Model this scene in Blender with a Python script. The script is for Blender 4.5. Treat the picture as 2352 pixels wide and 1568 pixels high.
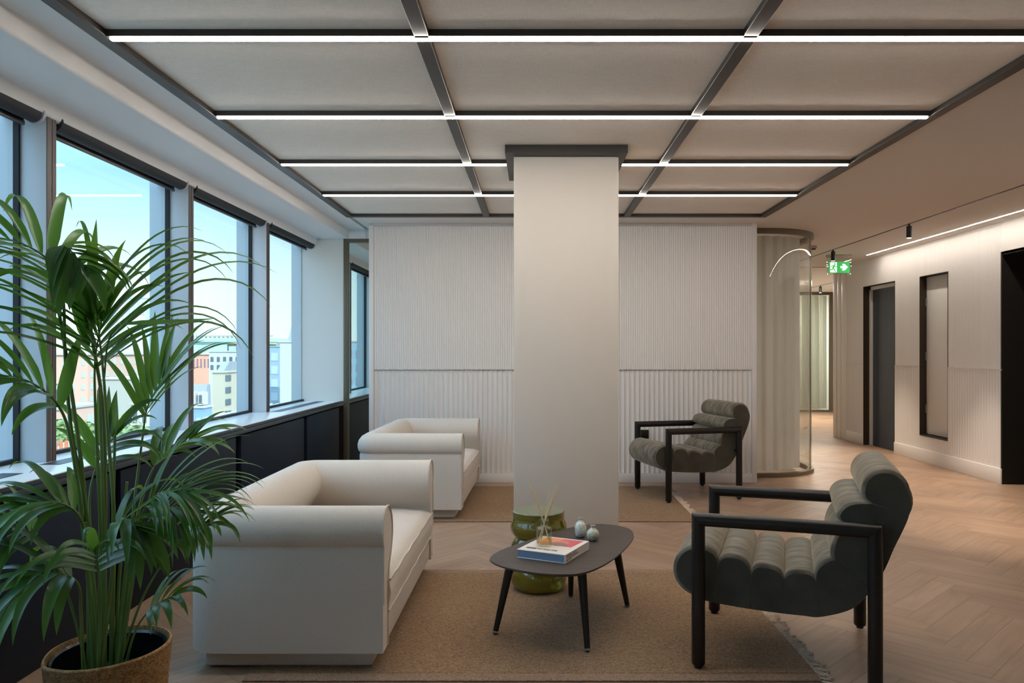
import bpy, bmesh, math, random
from mathutils import Vector, Matrix, noise
random.seed(7)
PI = math.pi
for o in list(bpy.data.objects):
    bpy.data.objects.remove(o)
SC = bpy.context.scene
COL = SC.collection

# ------------------------------------------------------------------ camera
cd = bpy.data.cameras.new('camera'); cam = bpy.data.objects.new('camera', cd); COL.objects.link(cam)
cd.sensor_width = 36.0; cd.lens = 1790 / 2352 * 36.0
cd.shift_x = -52 / 2352; cd.shift_y = 22 / 2352
cd.clip_start = 0.05; cd.clip_end = 3000
cam.location = (0, 0, 1.3); cam.rotation_euler = (PI / 2, 0, 0)
SC.camera = cam

# ------------------------------------------------------------------ sky, sun, exposure
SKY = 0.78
SUN = 2.8
LED = 27.0
WASH = 26.0
SC.view_settings.view_transform = 'Standard'
SC.view_settings.look = 'None'
SC.view_settings.exposure = 1.25
SC.view_settings.gamma = 1.0
SC.view_settings.use_curve_mapping = False
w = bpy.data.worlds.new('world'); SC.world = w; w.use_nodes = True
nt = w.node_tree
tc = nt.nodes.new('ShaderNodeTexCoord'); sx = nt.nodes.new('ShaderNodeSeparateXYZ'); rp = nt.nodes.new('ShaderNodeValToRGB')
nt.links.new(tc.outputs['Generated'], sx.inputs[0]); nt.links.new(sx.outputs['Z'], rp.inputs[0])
els = rp.color_ramp.elements
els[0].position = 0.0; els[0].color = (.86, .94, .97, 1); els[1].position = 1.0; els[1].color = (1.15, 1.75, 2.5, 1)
for ps, c in ((.07, (.76, .89, .96, 1)), (.20, (.36, .64, .88, 1)), (.40, (.85, 1.35, 1.95, 1))):  # sky above the view is raised to add cool light indoors
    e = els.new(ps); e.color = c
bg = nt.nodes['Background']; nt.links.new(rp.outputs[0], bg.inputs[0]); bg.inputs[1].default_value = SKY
sl = bpy.data.lights.new('sun', 'SUN'); sl.energy = SUN; sl.angle = math.radians(0.5); sl.color = (1, .95, .86)
so = bpy.data.objects.new('sun', sl); COL.objects.link(so)
so.rotation_euler = Vector((-0.55, 0.62, -0.62)).to_track_quat('-Z', 'Y').to_euler()
cy = SC.cycles
cy.use_denoising = True
cy.max_bounces = 9; cy.diffuse_bounces = 5; cy.glossy_bounces = 4; cy.transmission_bounces = 8; cy.transparent_max_bounces = 16
cy.caustics_reflective = False; cy.caustics_refractive = False
cy.sample_clamp_indirect = 6.0


# ------------------------------------------------------------------ materials
def hexc(h):
    h = h.lstrip('#'); r = []
    for i in (0, 2, 4):
        c = int(h[i:i + 2], 16) / 255
        r.append(c / 12.92 if c <= .04045 else ((c + .055) / 1.055) ** 2.4)
    return tuple(r)


class MatB:
    def __init__(s, name):
        s.m = bpy.data.materials.new(name); s.m.use_nodes = True; s.nt = s.m.node_tree
        s.p = s.nt.nodes['Principled BSDF']; s.out = s.nt.nodes['Material Output']; s._c = None

    def n(s, t, **kw):
        x = s.nt.nodes.new(t)
        for k, v in kw.items(): setattr(x, k, v)
        return x

    def l(s, a, b): s.nt.links.new(a, b)

    def coord(s, which='Object', scale=(1, 1, 1)):
        tc = s.n('ShaderNodeTexCoord'); mp = s.n('ShaderNodeMapping')
        mp.inputs['Scale'].default_value = scale
        s.l(tc.outputs[which], mp.inputs[0]); return mp.outputs[0]


def mat(name, col, rough=.5, metal=0.0, col2=None, nscale=(8, 8, 8), nfac=1.0, detail=4, bump=None, sheen=0, sheen_tint=None,
        coat=0, trans=0, ior=1.45, emis=None, estr=0, spec=None, alpha=None, coords='Object'):
    b = MatB(name); p = b.p
    col = hexc(col) if isinstance(col, str) else col
    p.inputs['Base Color'].default_value = (*col, 1); p.inputs['Roughness'].default_value = rough
    p.inputs['Metallic'].default_value = metal; p.inputs['IOR'].default_value = ior
    p.inputs['Transmission Weight'].default_value = trans; p.inputs['Coat Weight'].default_value = coat
    if spec is not None: p.inputs['Specular IOR Level'].default_value = spec
    if sheen:
        p.inputs['Sheen Weight'].default_value = sheen; p.inputs['Sheen Roughness'].default_value = .35
        if sheen_tint: p.inputs['Sheen Tint'].default_value = (*sheen_tint, 1)
    if emis:
        p.inputs['Emission Color'].default_value = (*emis, 1); p.inputs['Emission Strength'].default_value = estr
    if col2 is not None:
        col2 = hexc(col2) if isinstance(col2, str) else col2
        nz = b.n('ShaderNodeTexNoise'); nz.inputs['Scale'].default_value = 1; nz.inputs['Detail'].default_value = detail
        b.l(b.coord(coords, nscale), nz.inputs['Vector'])
        rmp = b.n('ShaderNodeValToRGB'); rmp.color_ramp.elements[0].position = .5 - .25 / nfac; rmp.color_ramp.elements[1].position = .5 + .25 / nfac
        rmp.color_ramp.elements[0].color = (*col, 1); rmp.color_ramp.elements[1].color = (*col2, 1)
        b.l(nz.outputs[0], rmp.inputs[0]); b.l(rmp.outputs[0], p.inputs['Base Color'])
    if bump:
        sc, st, dist = bump
        if not isinstance(sc, tuple): sc = (sc, sc, sc)
        nz = b.n('ShaderNodeTexNoise'); nz.inputs['Scale'].default_value = 1; nz.inputs['Detail'].default_value = 3
        b.l(b.coord(coords, sc), nz.inputs['Vector'])
        bp = b.n('ShaderNodeBump'); bp.inputs['Strength'].default_value = st; bp.inputs['Distance'].default_value = dist
        b.l(nz.outputs[0], bp.inputs['Height']); b.l(bp.outputs[0], p.inputs['Normal'])
    return b.m


def weave_mat(name, col, col2, pitch, rough=.95, strength=.6, dist=.002, sheen=0.0, blotch=None, stretch=1.0, bf=.08):
    """two crossed thread directions driven by object coordinates"""
    b = MatB(name); p = b.p
    col = hexc(col) if isinstance(col, str) else col; col2 = hexc(col2) if isinstance(col2, str) else col2
    p.inputs['Roughness'].default_value = rough; p.inputs['Sheen Weight'].default_value = sheen
    k = 1.0 / pitch
    na = b.n('ShaderNodeTexNoise'); nb = b.n('ShaderNodeTexNoise'); nc = b.n('ShaderNodeTexNoise')
    for n_, s_ in ((na, (k, k * .12 * stretch, k)), (nb, (k * .12 * stretch, k, k * .12 * stretch)), (nc, (blotch or 6, blotch or 6, blotch or 6))):
        n_.inputs['Scale'].default_value = 1; n_.inputs['Detail'].default_value = 2
        b.l(b.coord('Object', s_), n_.inputs['Vector'])
    mx = b.n('ShaderNodeMath', operation='MAXIMUM'); b.l(na.outputs[0], mx.inputs[0]); b.l(nb.outputs[0], mx.inputs[1])
    rmp = b.n('ShaderNodeMapRange'); rmp.inputs[1].default_value = .42; rmp.inputs[2].default_value = .72
    b.l(mx.outputs[0], rmp.inputs[0])
    mix = b.n('ShaderNodeMix', data_type='RGBA'); mix.inputs['A'].default_value = (*col, 1); mix.inputs['B'].default_value = (*col2, 1)
    b.l(rmp.outputs[0], mix.inputs['Factor'])
    m2 = b.n('ShaderNodeMix', data_type='RGBA', blend_type='MULTIPLY'); m2.inputs['Factor'].default_value = bf
    b.l(mix.outputs['Result'], m2.inputs['A'])
    r2 = b.n('ShaderNodeMapRange'); r2.inputs[1].default_value = .3; r2.inputs[2].default_value = .7; r2.inputs[3].default_value = .55; r2.inputs[4].default_value = 1.0
    b.l(nc.outputs[0], r2.inputs[0]); b.l(r2.outputs[0], m2.inputs['B'])
    b.l(m2.outputs['Result'], p.inputs['Base Color'])
    bp = b.n('ShaderNodeBump'); bp.inputs['Strength'].default_value = strength; bp.inputs['Distance'].default_value = dist
    b.l(mx.outputs[0], bp.inputs['Height']); b.l(bp.outputs[0], p.inputs['Normal'])
    return b.m


def pane_mat(name, tint=(1, 1, 1), ior=1.45, rough=0.0, gloss=1.0):
    b = MatB(name); b.nt.nodes.remove(b.p)
    t = b.n('ShaderNodeBsdfTransparent'); t.inputs[0].default_value = (*tint, 1)
    g = b.n('ShaderNodeBsdfGlossy'); g.inputs['Roughness'].default_value = rough
    f = b.n('ShaderNodeFresnel'); ge = b.n('ShaderNodeNewGeometry'); mr = b.n('ShaderNodeMapRange')
    mr.inputs[3].default_value = ior; mr.inputs[4].default_value = 1 / ior      # same reflectance at both faces of the thin sheet
    b.l(ge.outputs['Backfacing'], mr.inputs[0]); b.l(mr.outputs[0], f.inputs[0])
    mu = b.n('ShaderNodeMath', operation='MULTIPLY'); mu.inputs[1].default_value = gloss
    mx = b.n('ShaderNodeMixShader'); b.l(f.outputs[0], mu.inputs[0]); b.l(mu.outputs[0], mx.inputs[0]); b.l(t.outputs[0], mx.inputs[1]); b.l(g.outputs[0], mx.inputs[2])
    b.l(mx.outputs[0], b.out.inputs[0]); return b.m


def emit_mat(name, col, strength):
    return mat(name, col, .4, emis=col, estr=strength)


def oak_mat():
    b = MatB('oak_parquet'); p = b.p
    at = b.n('ShaderNodeAttribute', attribute_name='tone')
    uv = b.coord('UV', (1.2, 14, 1))
    nz = b.n('ShaderNodeTexNoise'); nz.inputs['Scale'].default_value = 2.2; nz.inputs['Detail'].default_value = 6; nz.inputs['Distortion'].default_value = .7
    b.l(uv, nz.inputs['Vector'])
    big = b.n('ShaderNodeTexNoise'); big.inputs['Scale'].default_value = 1.7; big.inputs['Detail'].default_value = 2; b.l(b.coord('UV', (1, 2, 1)), big.inputs['Vector'])
    ad = b.n('ShaderNodeMath', operation='MULTIPLY_ADD'); ad.inputs[1].default_value = .75; b.l(nz.outputs[0], ad.inputs[0])
    m0 = b.n('ShaderNodeMath', operation='MULTIPLY'); m0.inputs[1].default_value = .30; b.l(at.outputs['Fac'], m0.inputs[0]); b.l(m0.outputs[0], ad.inputs[2])
    rmp = b.n('ShaderNodeValToRGB'); cr = rmp.color_ramp
    cr.elements[0].position = .25; cr.elements[0].color = (*hexc('987a64'), 1)
    cr.elements[1].position = .85; cr.elements[1].color = (*hexc('b4967f'), 1)
    e = cr.elements.new(.55); e.color = (*hexc('a68a73'), 1)
    b.l(ad.outputs[0], rmp.inputs[0])
    m2 = b.n('ShaderNodeMix', data_type='RGBA', blend_type='MULTIPLY'); m2.inputs['Factor'].default_value = .35
    r2 = b.n('ShaderNodeMapRange'); r2.inputs[1].default_value = .35; r2.inputs[2].default_value = .6; r2.inputs[3].default_value = .6; r2.inputs[4].default_value = 1.0
    b.l(big.outputs[0], r2.inputs[0]); b.l(rmp.outputs[0], m2.inputs['A']); b.l(r2.outputs[0], m2.inputs['B'])
    b.l(m2.outputs['Result'], p.inputs['Base Color'])
    p.inputs['Roughness'].default_value = .42
    bp = b.n('ShaderNodeBump'); bp.inputs['Strength'].default_value = .12; bp.inputs['Distance'].default_value = .002
    b.l(nz.outputs[0], bp.inputs['Height']); b.l(bp.outputs[0], p.inputs['Normal'])
    return b.m


def leaf_mat(name, c1, c2, back):
    b = MatB(name); p = b.p
    at = b.n('ShaderNodeAttribute', attribute_name='tone')
    mix = b.n('ShaderNodeMix', data_type='RGBA'); mix.inputs['A'].default_value = (*hexc(c1), 1); mix.inputs['B'].default_value = (*hexc(c2), 1)
    b.l(at.outputs['Fac'], mix.inputs['Factor'])
    p.inputs['Roughness'].default_value = .33
    b.l(mix.outputs['Result'], p.inputs['Base Color'])
    tr = b.n('ShaderNodeBsdfTranslucent'); tr.inputs[0].default_value = (*hexc(back), 1)
    ms = b.n('ShaderNodeMixShader'); ms.inputs[0].default_value = .33
    b.l(p.outputs[0], ms.inputs[1]); b.l(tr.outputs[0], ms.inputs[2]); b.l(ms.outputs[0], b.out.inputs[0])
    return b.m


def curtain_mat():
    b = MatB('sheer_curtain'); p = b.p
    p.inputs['Base Color'].default_value = (*hexc('d2ccc2'), 1); p.inputs['Roughness'].default_value = .9
    tr = b.n('ShaderNodeBsdfTranslucent'); tr.inputs[0].default_value = (*hexc('d2ccc2'), 1)
    ms = b.n('ShaderNodeMixShader'); ms.inputs[0].default_value = .45
    b.l(p.outputs[0], ms.inputs[1]); b.l(tr.outputs[0], ms.inputs[2]); b.l(ms.outputs[0], b.out.inputs[0])
    return b.m


M = {}
M['oak'] = oak_mat()
M['gap'] = mat('parquet_joint', '6b5545', .8)
M['white'] = mat('white_paint', 'dcd9d6', .55, bump=(60, .03, .001))
M['trimwhite'] = mat('white_trim', 'e2dfdd', .4)
M['cream'] = mat('cream_column_paint', 'd8d0c7', .6, bump=(40, .04, .001))
M['pier'] = mat('pale_pier_paint', 'd8d7d2', .6)
M['plaster'] = mat('ceiling_plaster', 'e0dad4', .8, bump=(30, .03, .001))
M['bulk'] = mat('bulkhead_paint', 'e2e2e2', .7)
M['felt'] = weave_mat('ceiling_felt', 'e8e0d6', 'f2ebe2', .006, strength=.25, dist=.001, blotch=3)
M['grid'] = mat('dark_bronze_grid', '3d3935', .42, .2)
M['gridlow'] = mat('dark_collar', '33302d', .5, .1)
M['led'] = emit_mat('warm_linear_diffuser', (1, .92, .83), LED)
M['wash'] = emit_mat('warm_wall_wash_diffuser', (1, .90, .79), WASH)
M['lampglow'] = emit_mat('spot_lens', (1, .9, .75), 6)
M['black'] = mat('black_metal', '121212', .4)
M['panel'] = mat('black_lacquer_panel', '121a26', .5, spec=.2)
M['panelgap'] = mat('panel_recess', '020203', .9, spec=.1)
M['ledge'] = mat('pale_stone_ledge', 'e0e6e8', .22, bump=(3, .01, .001))
M['ledgeedge'] = mat('dark_ledge_nosing', '2b2f35', .35)
M['grille'] = mat('dark_vent_grille', '3d474a', .45, .4)
M['fin'] = mat('anodised_fin', 'c3cbd2', .45, .0)
M['findark'] = mat('room_shaded_fin_face', '574e4c', .45, .2)  # inner fin face: dimmer, warmer room light put into its colour
M['gasket'] = mat('black_gasket', '15171a', .6)
M['pane'] = pane_mat('window_pane', (.90, .965, .965), 1.45)
M['screen'] = pane_mat('clear_partition_glass', (.86, .93, .91), 1.5)
M['curved'] = pane_mat('bronze_tinted_curved_glass', (.95, .95, .93), 1.5, gloss=1.0)
M['bronze'] = mat('bronze_frame', '6b6150', .4, .35)
M['blind'] = mat('charcoal_blind_cloth', '26292d', .7)
M['hem'] = mat('blind_hem_bar', '4a4a4c', .35, .5)
M['bracket'] = mat('pale_bracket', 'b8bcc4', .4)
M['darkdoor'] = mat('navy_grey_door', '39434f', .4, col2='323b46', nscale=(20, 20, 1.2))
M['jamb'] = mat('dark_brown_reveal', '2e241a', .5)
M['blackbrown'] = mat('black_brown_alcove', '17130e', .6)
M['steel'] = mat('steel', '9a9a98', .3, .9)
M['boucle'] = weave_mat('cream_upholstery', 'c8bfb4', 'dad1c7', .0026, strength=.25, dist=.001, sheen=.1, blotch=4, stretch=7)
M['piping'] = weave_mat('cream_piping', 'c2b6a8', 'd8cfc4', .002, strength=.3, dist=.001, stretch=7)
M['velvet'] = mat('olive_grey_velvet', '474137', .8, col2='857c6d', nscale=(9, 26, 12), nfac=1.3, detail=6, bump=(300, .15, .001), sheen=.9, sheen_tint=hexc('c0b6a2'))
M['velvetside'] = mat('shaded_velvet_side', '37352e', .8, col2='4c493f', nscale=(8, 8, 8), detail=5, bump=(300, .15, .001), sheen=.35, sheen_tint=hexc('8f907f'))  # same velvet darkened, shade of the end caps put into the colour
M['darkwood'] = mat('blackened_wood', '0f0d0c', .34, col2='1b1512', nscale=(4, 60, 60), bump=((8, 160, 160), .06, .001))
M['tablewood'] = mat('charcoal_oak_veneer', '39312c', .5, col2='463c36', nscale=(3, 40, 40), bump=((6, 120, 120), .12, .001))
M['rug'] = weave_mat('jute_weave', '71583f', 'ab8b6b', .0045, strength=1.0, dist=.003, blotch=2.5, stretch=2.6, bf=.25)
M['rugborder'] = weave_mat('jute_border', '7a604b', 'a78a71', .0045, strength=.7, dist=.003, blotch=3, stretch=2.6)
M['fringe'] = mat('jute_fringe', 'bda48c', .95, col2='d6c1ab', nscale=(60, 60, 60))
M['olive'] = mat('olive_glass', hexc('7f7922'), .03, trans=.55, ior=1.5, coat=.6)
M['olivetop'] = mat('olive_glass_top', hexc('7d8263'), .2, trans=.1, ior=1.5, coat=.3)
M['clearglass'] = pane_mat('clear_bottle_glass', (.96, .98, .97), 1.5)
M['oil'] = pane_mat('pale_amber_oil', (.97, .90, .70), 1.2)
M['reed'] = mat('rattan_reed', 'e6cfa6', .6)
M['mottled'] = mat('mottled_grey_glass', 'e0e2dc', .12, col2='b6b9aa', nscale=(60, 60, 90), nfac=1.4, detail=6, coat=.6)
M['mottled2'] = mat('mottled_amber_grey_glass', 'dcdbd0', .12, col2='b3ad90', nscale=(70, 70, 70), nfac=1.3, detail=6, coat=.6)
M['cover'] = mat('white_cover', 'e6dcd4', .4)
M['coverwhite'] = mat('white_cover_edge', 'efeae8', .4)
M['pages'] = mat('cool_lit_pages', '7f96b3', .5)  # page edges: cool window light put into their colour
M['orange'] = mat('orange_print', 'e39064', .5)
M['pink'] = mat('rose_red_print', 'd06069', .5)
M['salmon'] = mat('salmon_print', 'dd7d6e', .5)
M['grey'] = mat('grey_print', '8d7a72', .5)
M['ink'] = mat('dark_ink', '4e4a48', .6)
M['basket'] = weave_mat('seagrass_braid', '7a5a36', 'b48d5c', .007, strength=1.0, dist=.006, blotch=10, stretch=3.5)
M['liner'] = mat('black_plastic_liner', '0d1017', .25)
M['soil'] = mat('dark_compost', '120d0a', .95, bump=(60, 1, .02))
M['leaf'] = leaf_mat('palm_leaf', '1d4526', '5a9040', '86b23c')
M['stem'] = mat('palm_stem', '587139', .45, col2='6f8a48', nscale=(10, 10, 4))
M['green'] = emit_mat('exit_sign_green', (.02, .42, .08), .30)
M['signwhite'] = emit_mat('exit_sign_white', (.85, .95, .88), .42)
M['acrylic'] = pane_mat('sign_acrylic', (.9, .97, .92), 1.5)
M['signedge'] = emit_mat('acrylic_lit_edge', (.9, 1, .85), .5)
M['signhouse'] = mat('sign_housing', 'a9a096', .5)
M['socket'] = mat('black_socket_plate', '15140f', .4)
M['brass'] = mat('brass_screw', 'b08a4a', .3, .9)
M['curtain'] = curtain_mat()
M['asphalt'] = mat('city_ground', '8a8a86', .95)


# ------------------------------------------------------------------ mesh helpers
class MB:
    def __init__(s): s.v = []; s.f = []; s.m = []; s.tone = []; s.uv = {}

    def add(s, vs, fs, mi=0, tone=0.5):
        o = len(s.v); s.v += [tuple(x) for x in vs]
        for q in fs: s.f.append([i + o for i in q]); s.m.append(mi); s.tone.append(tone)
        return o

    def box(s, x0, x1, y0, y1, z0, z1, mi=0, bevel=0.0, seg=2, tone=.5):
        if bevel > 0:
            bm = bmesh.new(); bmesh.ops.create_cube(bm, size=1)
            for v in bm.verts: v.co = Vector(((x0 + x1) / 2 + v.co.x * (x1 - x0), (y0 + y1) / 2 + v.co.y * (y1 - y0), (z0 + z1) / 2 + v.co.z * (z1 - z0)))
            bmesh.ops.bevel(bm, geom=bm.edges[:], offset=bevel, segments=seg, affect='EDGES', profile=.5)
            s.bm(bm, mi, tone); bm.free(); return s
        vs = [(x, y, z) for z in (z0, z1) for y in (y0, y1) for x in (x0, x1)]
        s.add(vs, [(0, 2, 3, 1), (4, 5, 7, 6), (0, 1, 5, 4), (2, 6, 7, 3), (0, 4, 6, 2), (1, 3, 7, 5)], mi, tone); return s

    def bm(s, bm, mi=0, tone=.5):
        bm.verts.index_update()
        s.add([v.co[:] for v in bm.verts], [[v.index for v in f.verts] for f in bm.faces], mi, tone)

    def prism(s, poly, z0, z1, mi=0, axis='z'):
        n = len(poly)
        def P(a, b, c): return {'z': (a, b, c), 'y': (a, c, b), 'x': (c, a, b)}[axis]
        vs = [P(a, b, z0) for a, b in poly] + [P(a, b, z1) for a, b in poly]
        fs = [list(range(n))[::-1], list(range(n, 2 * n))] + [(i, (i + 1) % n, n + (i + 1) % n, n + i) for i in range(n)]
        s.add(vs, fs, mi); return s

    def lathe(s, prof, c=(0, 0, 0), seg=32, mi=0, cap=True, sx=1, sy=1):
        vs = []; n = len(prof)
        for r, z in prof:
            for k in range(seg):
                a = 2 * PI * k / seg; vs.append((c[0] + r * sx * math.cos(a), c[1] + r * sy * math.sin(a), c[2] + z))
        fs = [(i * seg + k, i * seg + (k + 1) % seg, (i + 1) * seg + (k + 1) % seg, (i + 1) * seg + k) for i in range(n - 1) for k in range(seg)]
        if cap: fs += [list(range(seg))[::-1], list(range((n - 1) * seg, n * seg))]
        s.add(vs, fs, mi); return s

    def tube(s, pts, rad, seg=8, mi=0, caps=True, tone=.5, up=None):
        pts = [Vector(p) for p in pts]; n = len(pts)
        rad = rad if isinstance(rad, (list, tuple)) else [rad] * n
        T = [(pts[min(i + 1, n - 1)] - pts[max(i - 1, 0)]).normalized() for i in range(n)]
        nrm = Vector(up) if up else (Vector((0, 0, 1)) if abs(T[0].z) < .9 else Vector((1, 0, 0)))
        nrm = (nrm - T[0] * nrm.dot(T[0])).normalized(); vs = []
        for i in range(n):
            nrm = (nrm - T[i] * nrm.dot(T[i])).normalized(); bn = T[i].cross(nrm)
            for k in range(seg):
                a = 2 * PI * k / seg; vs.append(pts[i] + (nrm * math.cos(a) + bn * math.sin(a)) * rad[i])
        fs = [(i * seg + k, i * seg + (k + 1) % seg, (i + 1) * seg + (k + 1) % seg, (i + 1) * seg + k) for i in range(n - 1) for k in range(seg)]
        if caps: fs += [list(range(seg))[::-1], list(range((n - 1) * seg, n * seg))]
        s.add(vs, fs, mi, tone); return s

    def loft(s, secs, mi=0, closed=True, caps=True, tone=.5):
        n = len(secs[0]); vs = [p for q in secs for p in q]; fs = []
        for i in range(len(secs) - 1):
            for k in range(n if closed else n - 1):
                k2 = (k + 1) % n; fs.append((i * n + k, i * n + k2, (i + 1) * n + k2, (i + 1) * n + k))
        if caps: fs += [list(range(n))[::-1], list(range((len(secs) - 1) * n, len(secs) * n))]
        s.add(vs, fs, mi, tone); return s

    def build(s, name, mats, parent=None, off=(0, 0, 0), smooth=True, angle=38, fix=True, recalc=True):
        me = bpy.data.meshes.new(name); ox, oy, oz = off
        me.from_pydata([(x - ox, y - oy, z - oz) for x, y, z in s.v], [], s.f)
        mats = mats if isinstance(mats, (list, tuple)) else [mats]
        for m in mats: me.materials.append(M[m] if isinstance(m, str) else m)
        me.polygons.foreach_set('material_index', s.m)
        if any(t != .5 for t in s.tone):
            at = me.attributes.new('tone', 'FLOAT', 'FACE'); at.data.foreach_set('value', s.tone)
        if recalc:
            bm = bmesh.new(); bm.from_mesh(me); bmesh.ops.recalc_face_normals(bm, faces=bm.faces[:]); bm.to_mesh(me); bm.free()
        if smooth:
            me.polygons.foreach_set('use_smooth', [True] * len(me.polygons)); me.set_sharp_from_angle(angle=math.radians(angle))
        me.update()
        o = bpy.data.objects.new(name, me); COL.objects.link(o)
        if parent is not None: o.parent = parent
        else: o.location = off
        return o


def tag(o, label, cat, group=None, kind=None):
    o['label'] = label; o['category'] = cat
    if group: o['group'] = group
    if kind: o['kind'] = kind
    return o


def thing(name, label, cat, loc=(0, 0, 0), rotz=0, group=None):
    o = bpy.data.objects.new(name, None); COL.objects.link(o); o.empty_display_size = .1
    o.location = loc; o.rotation_euler = (0, 0, rotz)
    return tag(o, label, cat, group)


def struct(o, label=None):
    o['kind'] = 'structure'
    if label: o['label'] = label
    return o


def sroot(name, loc=(0, 0, 0), label=None):
    o = bpy.data.objects.new(name, None); COL.objects.link(o); o.location = loc
    return struct(o, label)


def copy_tree(o, parent=None):
    c = o.copy(); COL.objects.link(c)
    if parent is not None: c.parent = parent
    for ch in list(o.children): copy_tree(ch, c)
    return c


def box_obj(name, dims, m, parent=None, off=(0, 0, 0), bevel=0, seg=2):
    return MB().box(*dims, bevel=bevel, seg=seg).build(name, m, parent, off)


# ================================================================== THE ROOM
# floor: herringbone oak blocks
def build_floor():
    x0, x1, y0, y1 = -2.5, 7.2, -3.2, 17.6
    W, n = .125, 5; L = W * n; g = .0007
    mb = MB(); uvs = []
    ca, sa = math.cos(PI / 4), math.sin(PI / 4)
    R = 150
    for k in range(-R, R):
        for m in range(-20, 20):
            for hv in (0, 1):
                if hv == 0: ax, ay, w_, h_ = k * W + 2 * L * m, k * W, L, W
                else: ax, ay, w_, h_ = k * W, (k - 2 * n + 1) * W + 2 * L * m, W, L
                cx_, cy_ = ax + w_ / 2, ay + h_ / 2
                X, Y = ca * cx_ - sa * cy_ + .13, sa * cx_ + ca * cy_
                if X < x0 - .2 or X > x1 + .2 or Y < y0 - .2 or Y > y1 + .2: continue
                q = [(ax + g, ay + g), (ax + w_ - g, ay + g), (ax + w_ - g, ay + h_ - g), (ax + g, ay + h_ - g)]
                mb.add([(ca * a - sa * b + .13, sa * a + ca * b, 0) for a, b in q], [(0, 1, 2, 3)], 0, random.random() * .98 + .01)
                u0, v0 = random.random() * 40, random.random() * 40
                if hv == 0: uvs.append([(u0, v0), (u0 + L, v0), (u0 + L, v0 + W), (u0, v0 + W)])
                else: uvs.append([(u0, v0), (u0, v0 + W), (u0 + L, v0 + W), (u0 + L, v0)])
    o0 = len(mb.f)
    mb.add([(x0, y0, -.003), (x1, y0, -.003), (x1, y1, -.003), (x0, y1, -.003)], [(0, 1, 2, 3)], 1)
    mb.box(x0, x1, y0, y1, -.3, -.01, 1)
    o = mb.build('floor', ['oak', 'gap'], smooth=False, recalc=False)
    uvl = o.data.uv_layers.new(name='UVMap')
    for i, u in enumerate(uvs):
        for j, li in enumerate(o.data.polygons[i].loop_indices): uvl.data[li].uv = u[j]
    return struct(o, 'warm oak herringbone parquet floor of the lounge')


build_floor()
ZC = 2.562      # plaster ceiling
ZP = 2.568      # felt panels inside the grid
ZB = 2.541      # underside of the dark grid
GX0, GX1, GY0, GY1 = -1.72, 2.12, -.98, 7.22   # grid centre lines

mb = MB()
mb.box(GX1, 7.2, -3.2, 17.6, ZC, 2.9)
mb.box(-1.72, GX1, GY1, 17.6, ZC, 2.9)
mb.box(-1.72, GX1, -3.2, GY0, ZC, 2.9)
mb.box(-2.47, GX1, -3.2, 17.6, 2.9, 3.1)
struct(mb.build('ceiling', 'plaster', smooth=False), 'smooth off-white plaster ceiling')

ribs_x = [-.447, .853]
rows_y = [-.98, .02, 1.04, 2.07, 3.10, 4.14, 5.19, 6.21, GY1]
cx_list = [GX0] + ribs_x + [GX1]
for i in range(3):
    for j in range(2, len(rows_y) - 1):
        o = box_obj('ceiling_panel', (cx_list[i] + .004, cx_list[i + 1] - .004, rows_y[j] + .004, rows_y[j + 1] - .004, ZP, ZP + .03), 'felt')
        struct(o)
o = box_obj('ceiling_panel', (GX0, GX1, GY0, rows_y[2], ZP, ZP + .03), 'felt'); struct(o)

# dark grid: perimeter and long ribs
tn = [0]
def trim(dims, m='grid', label=None, bevel=.002):
    tn[0] += 1
    return struct(box_obj('trim_%d' % tn[0], dims, m, bevel=bevel, seg=1), label)

trim((GX0 - .03, GX0 + .03, GY0, GY1 + .03, ZB, 2.9), label='dark ceiling grid edge along the window side')
trim((GX1 - .03, GX1 + .03, GY0, GY1 + .03, ZB, 2.9), label='dark ceiling grid edge along the corridor side')
trim((GX0 + .03, GX1 - .03, GY1 - .03, GY1 + .03, ZB, 2.9), label='dark ceiling grid edge in front of the fluted wall')
for x in ribs_x:
    trim((x - .029, x + .029, GY0, GY1 - .03, ZB, 2.6), label='dark ceiling rib running away from the camera')
# collar round the column
CX0, CX1, CY0, CY1 = -.131, .527, 4.89, 5.50
tn[0] += 1
mb = MB()
mb.box(-.182, .573, 4.79, 4.89, 2.519, 2.6)
mb.box(-.182, -.131, 4.89, 5.58, 2.519, 2.6); mb.box(.527, .573, 4.89, 5.58, 2.519, 2.6); mb.box(-.131, .527, 5.50, 5.58, 2.519, 2.6)
struct(mb.build('trim_%d' % tn[0], 'gridlow', smooth=False), 'dark collar around the head of the cream column')
box_ = box_obj('column', (CX0, CX1, CY0, CY1, 0, 2.6), 'cream', bevel=.004); struct(box_, 'square cream plastered column in the middle of the lounge')

# linear lights across the grid
def linear(y, xa, xb, label):
    t = thing('linear_light', label, 'ceiling light', ((xa + xb) / 2, y, 2.6), group='linear lights of the ceiling grid')
    of = t.location
    box_obj('housing', (xa, xb, y - .029, y + .029, ZB, 2.6), 'grid', t, of)
    box_obj('diffuser', (xa + .006, xb - .006, y - .011, y + .011, ZB - .006, ZB + .002), 'led', t, of)
    return t

L0, L1 = GX0 + .03, GX1 - .03
linear(3.10, L0, L1, 'longest lit linear light, the strip across the ceiling nearest the camera')
linear(4.14, L0, L1, 'unbroken lit linear light just in front of the column collar')
linear(5.19, L0, -.182, 'lit linear light from the window side into the column collar')
linear(5.19, .573, L1, 'lit linear light from the column collar towards the corridor')
linear(6.21, L0, L1, 'shortest lit linear light, passing behind the column near the fluted wall')

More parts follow.
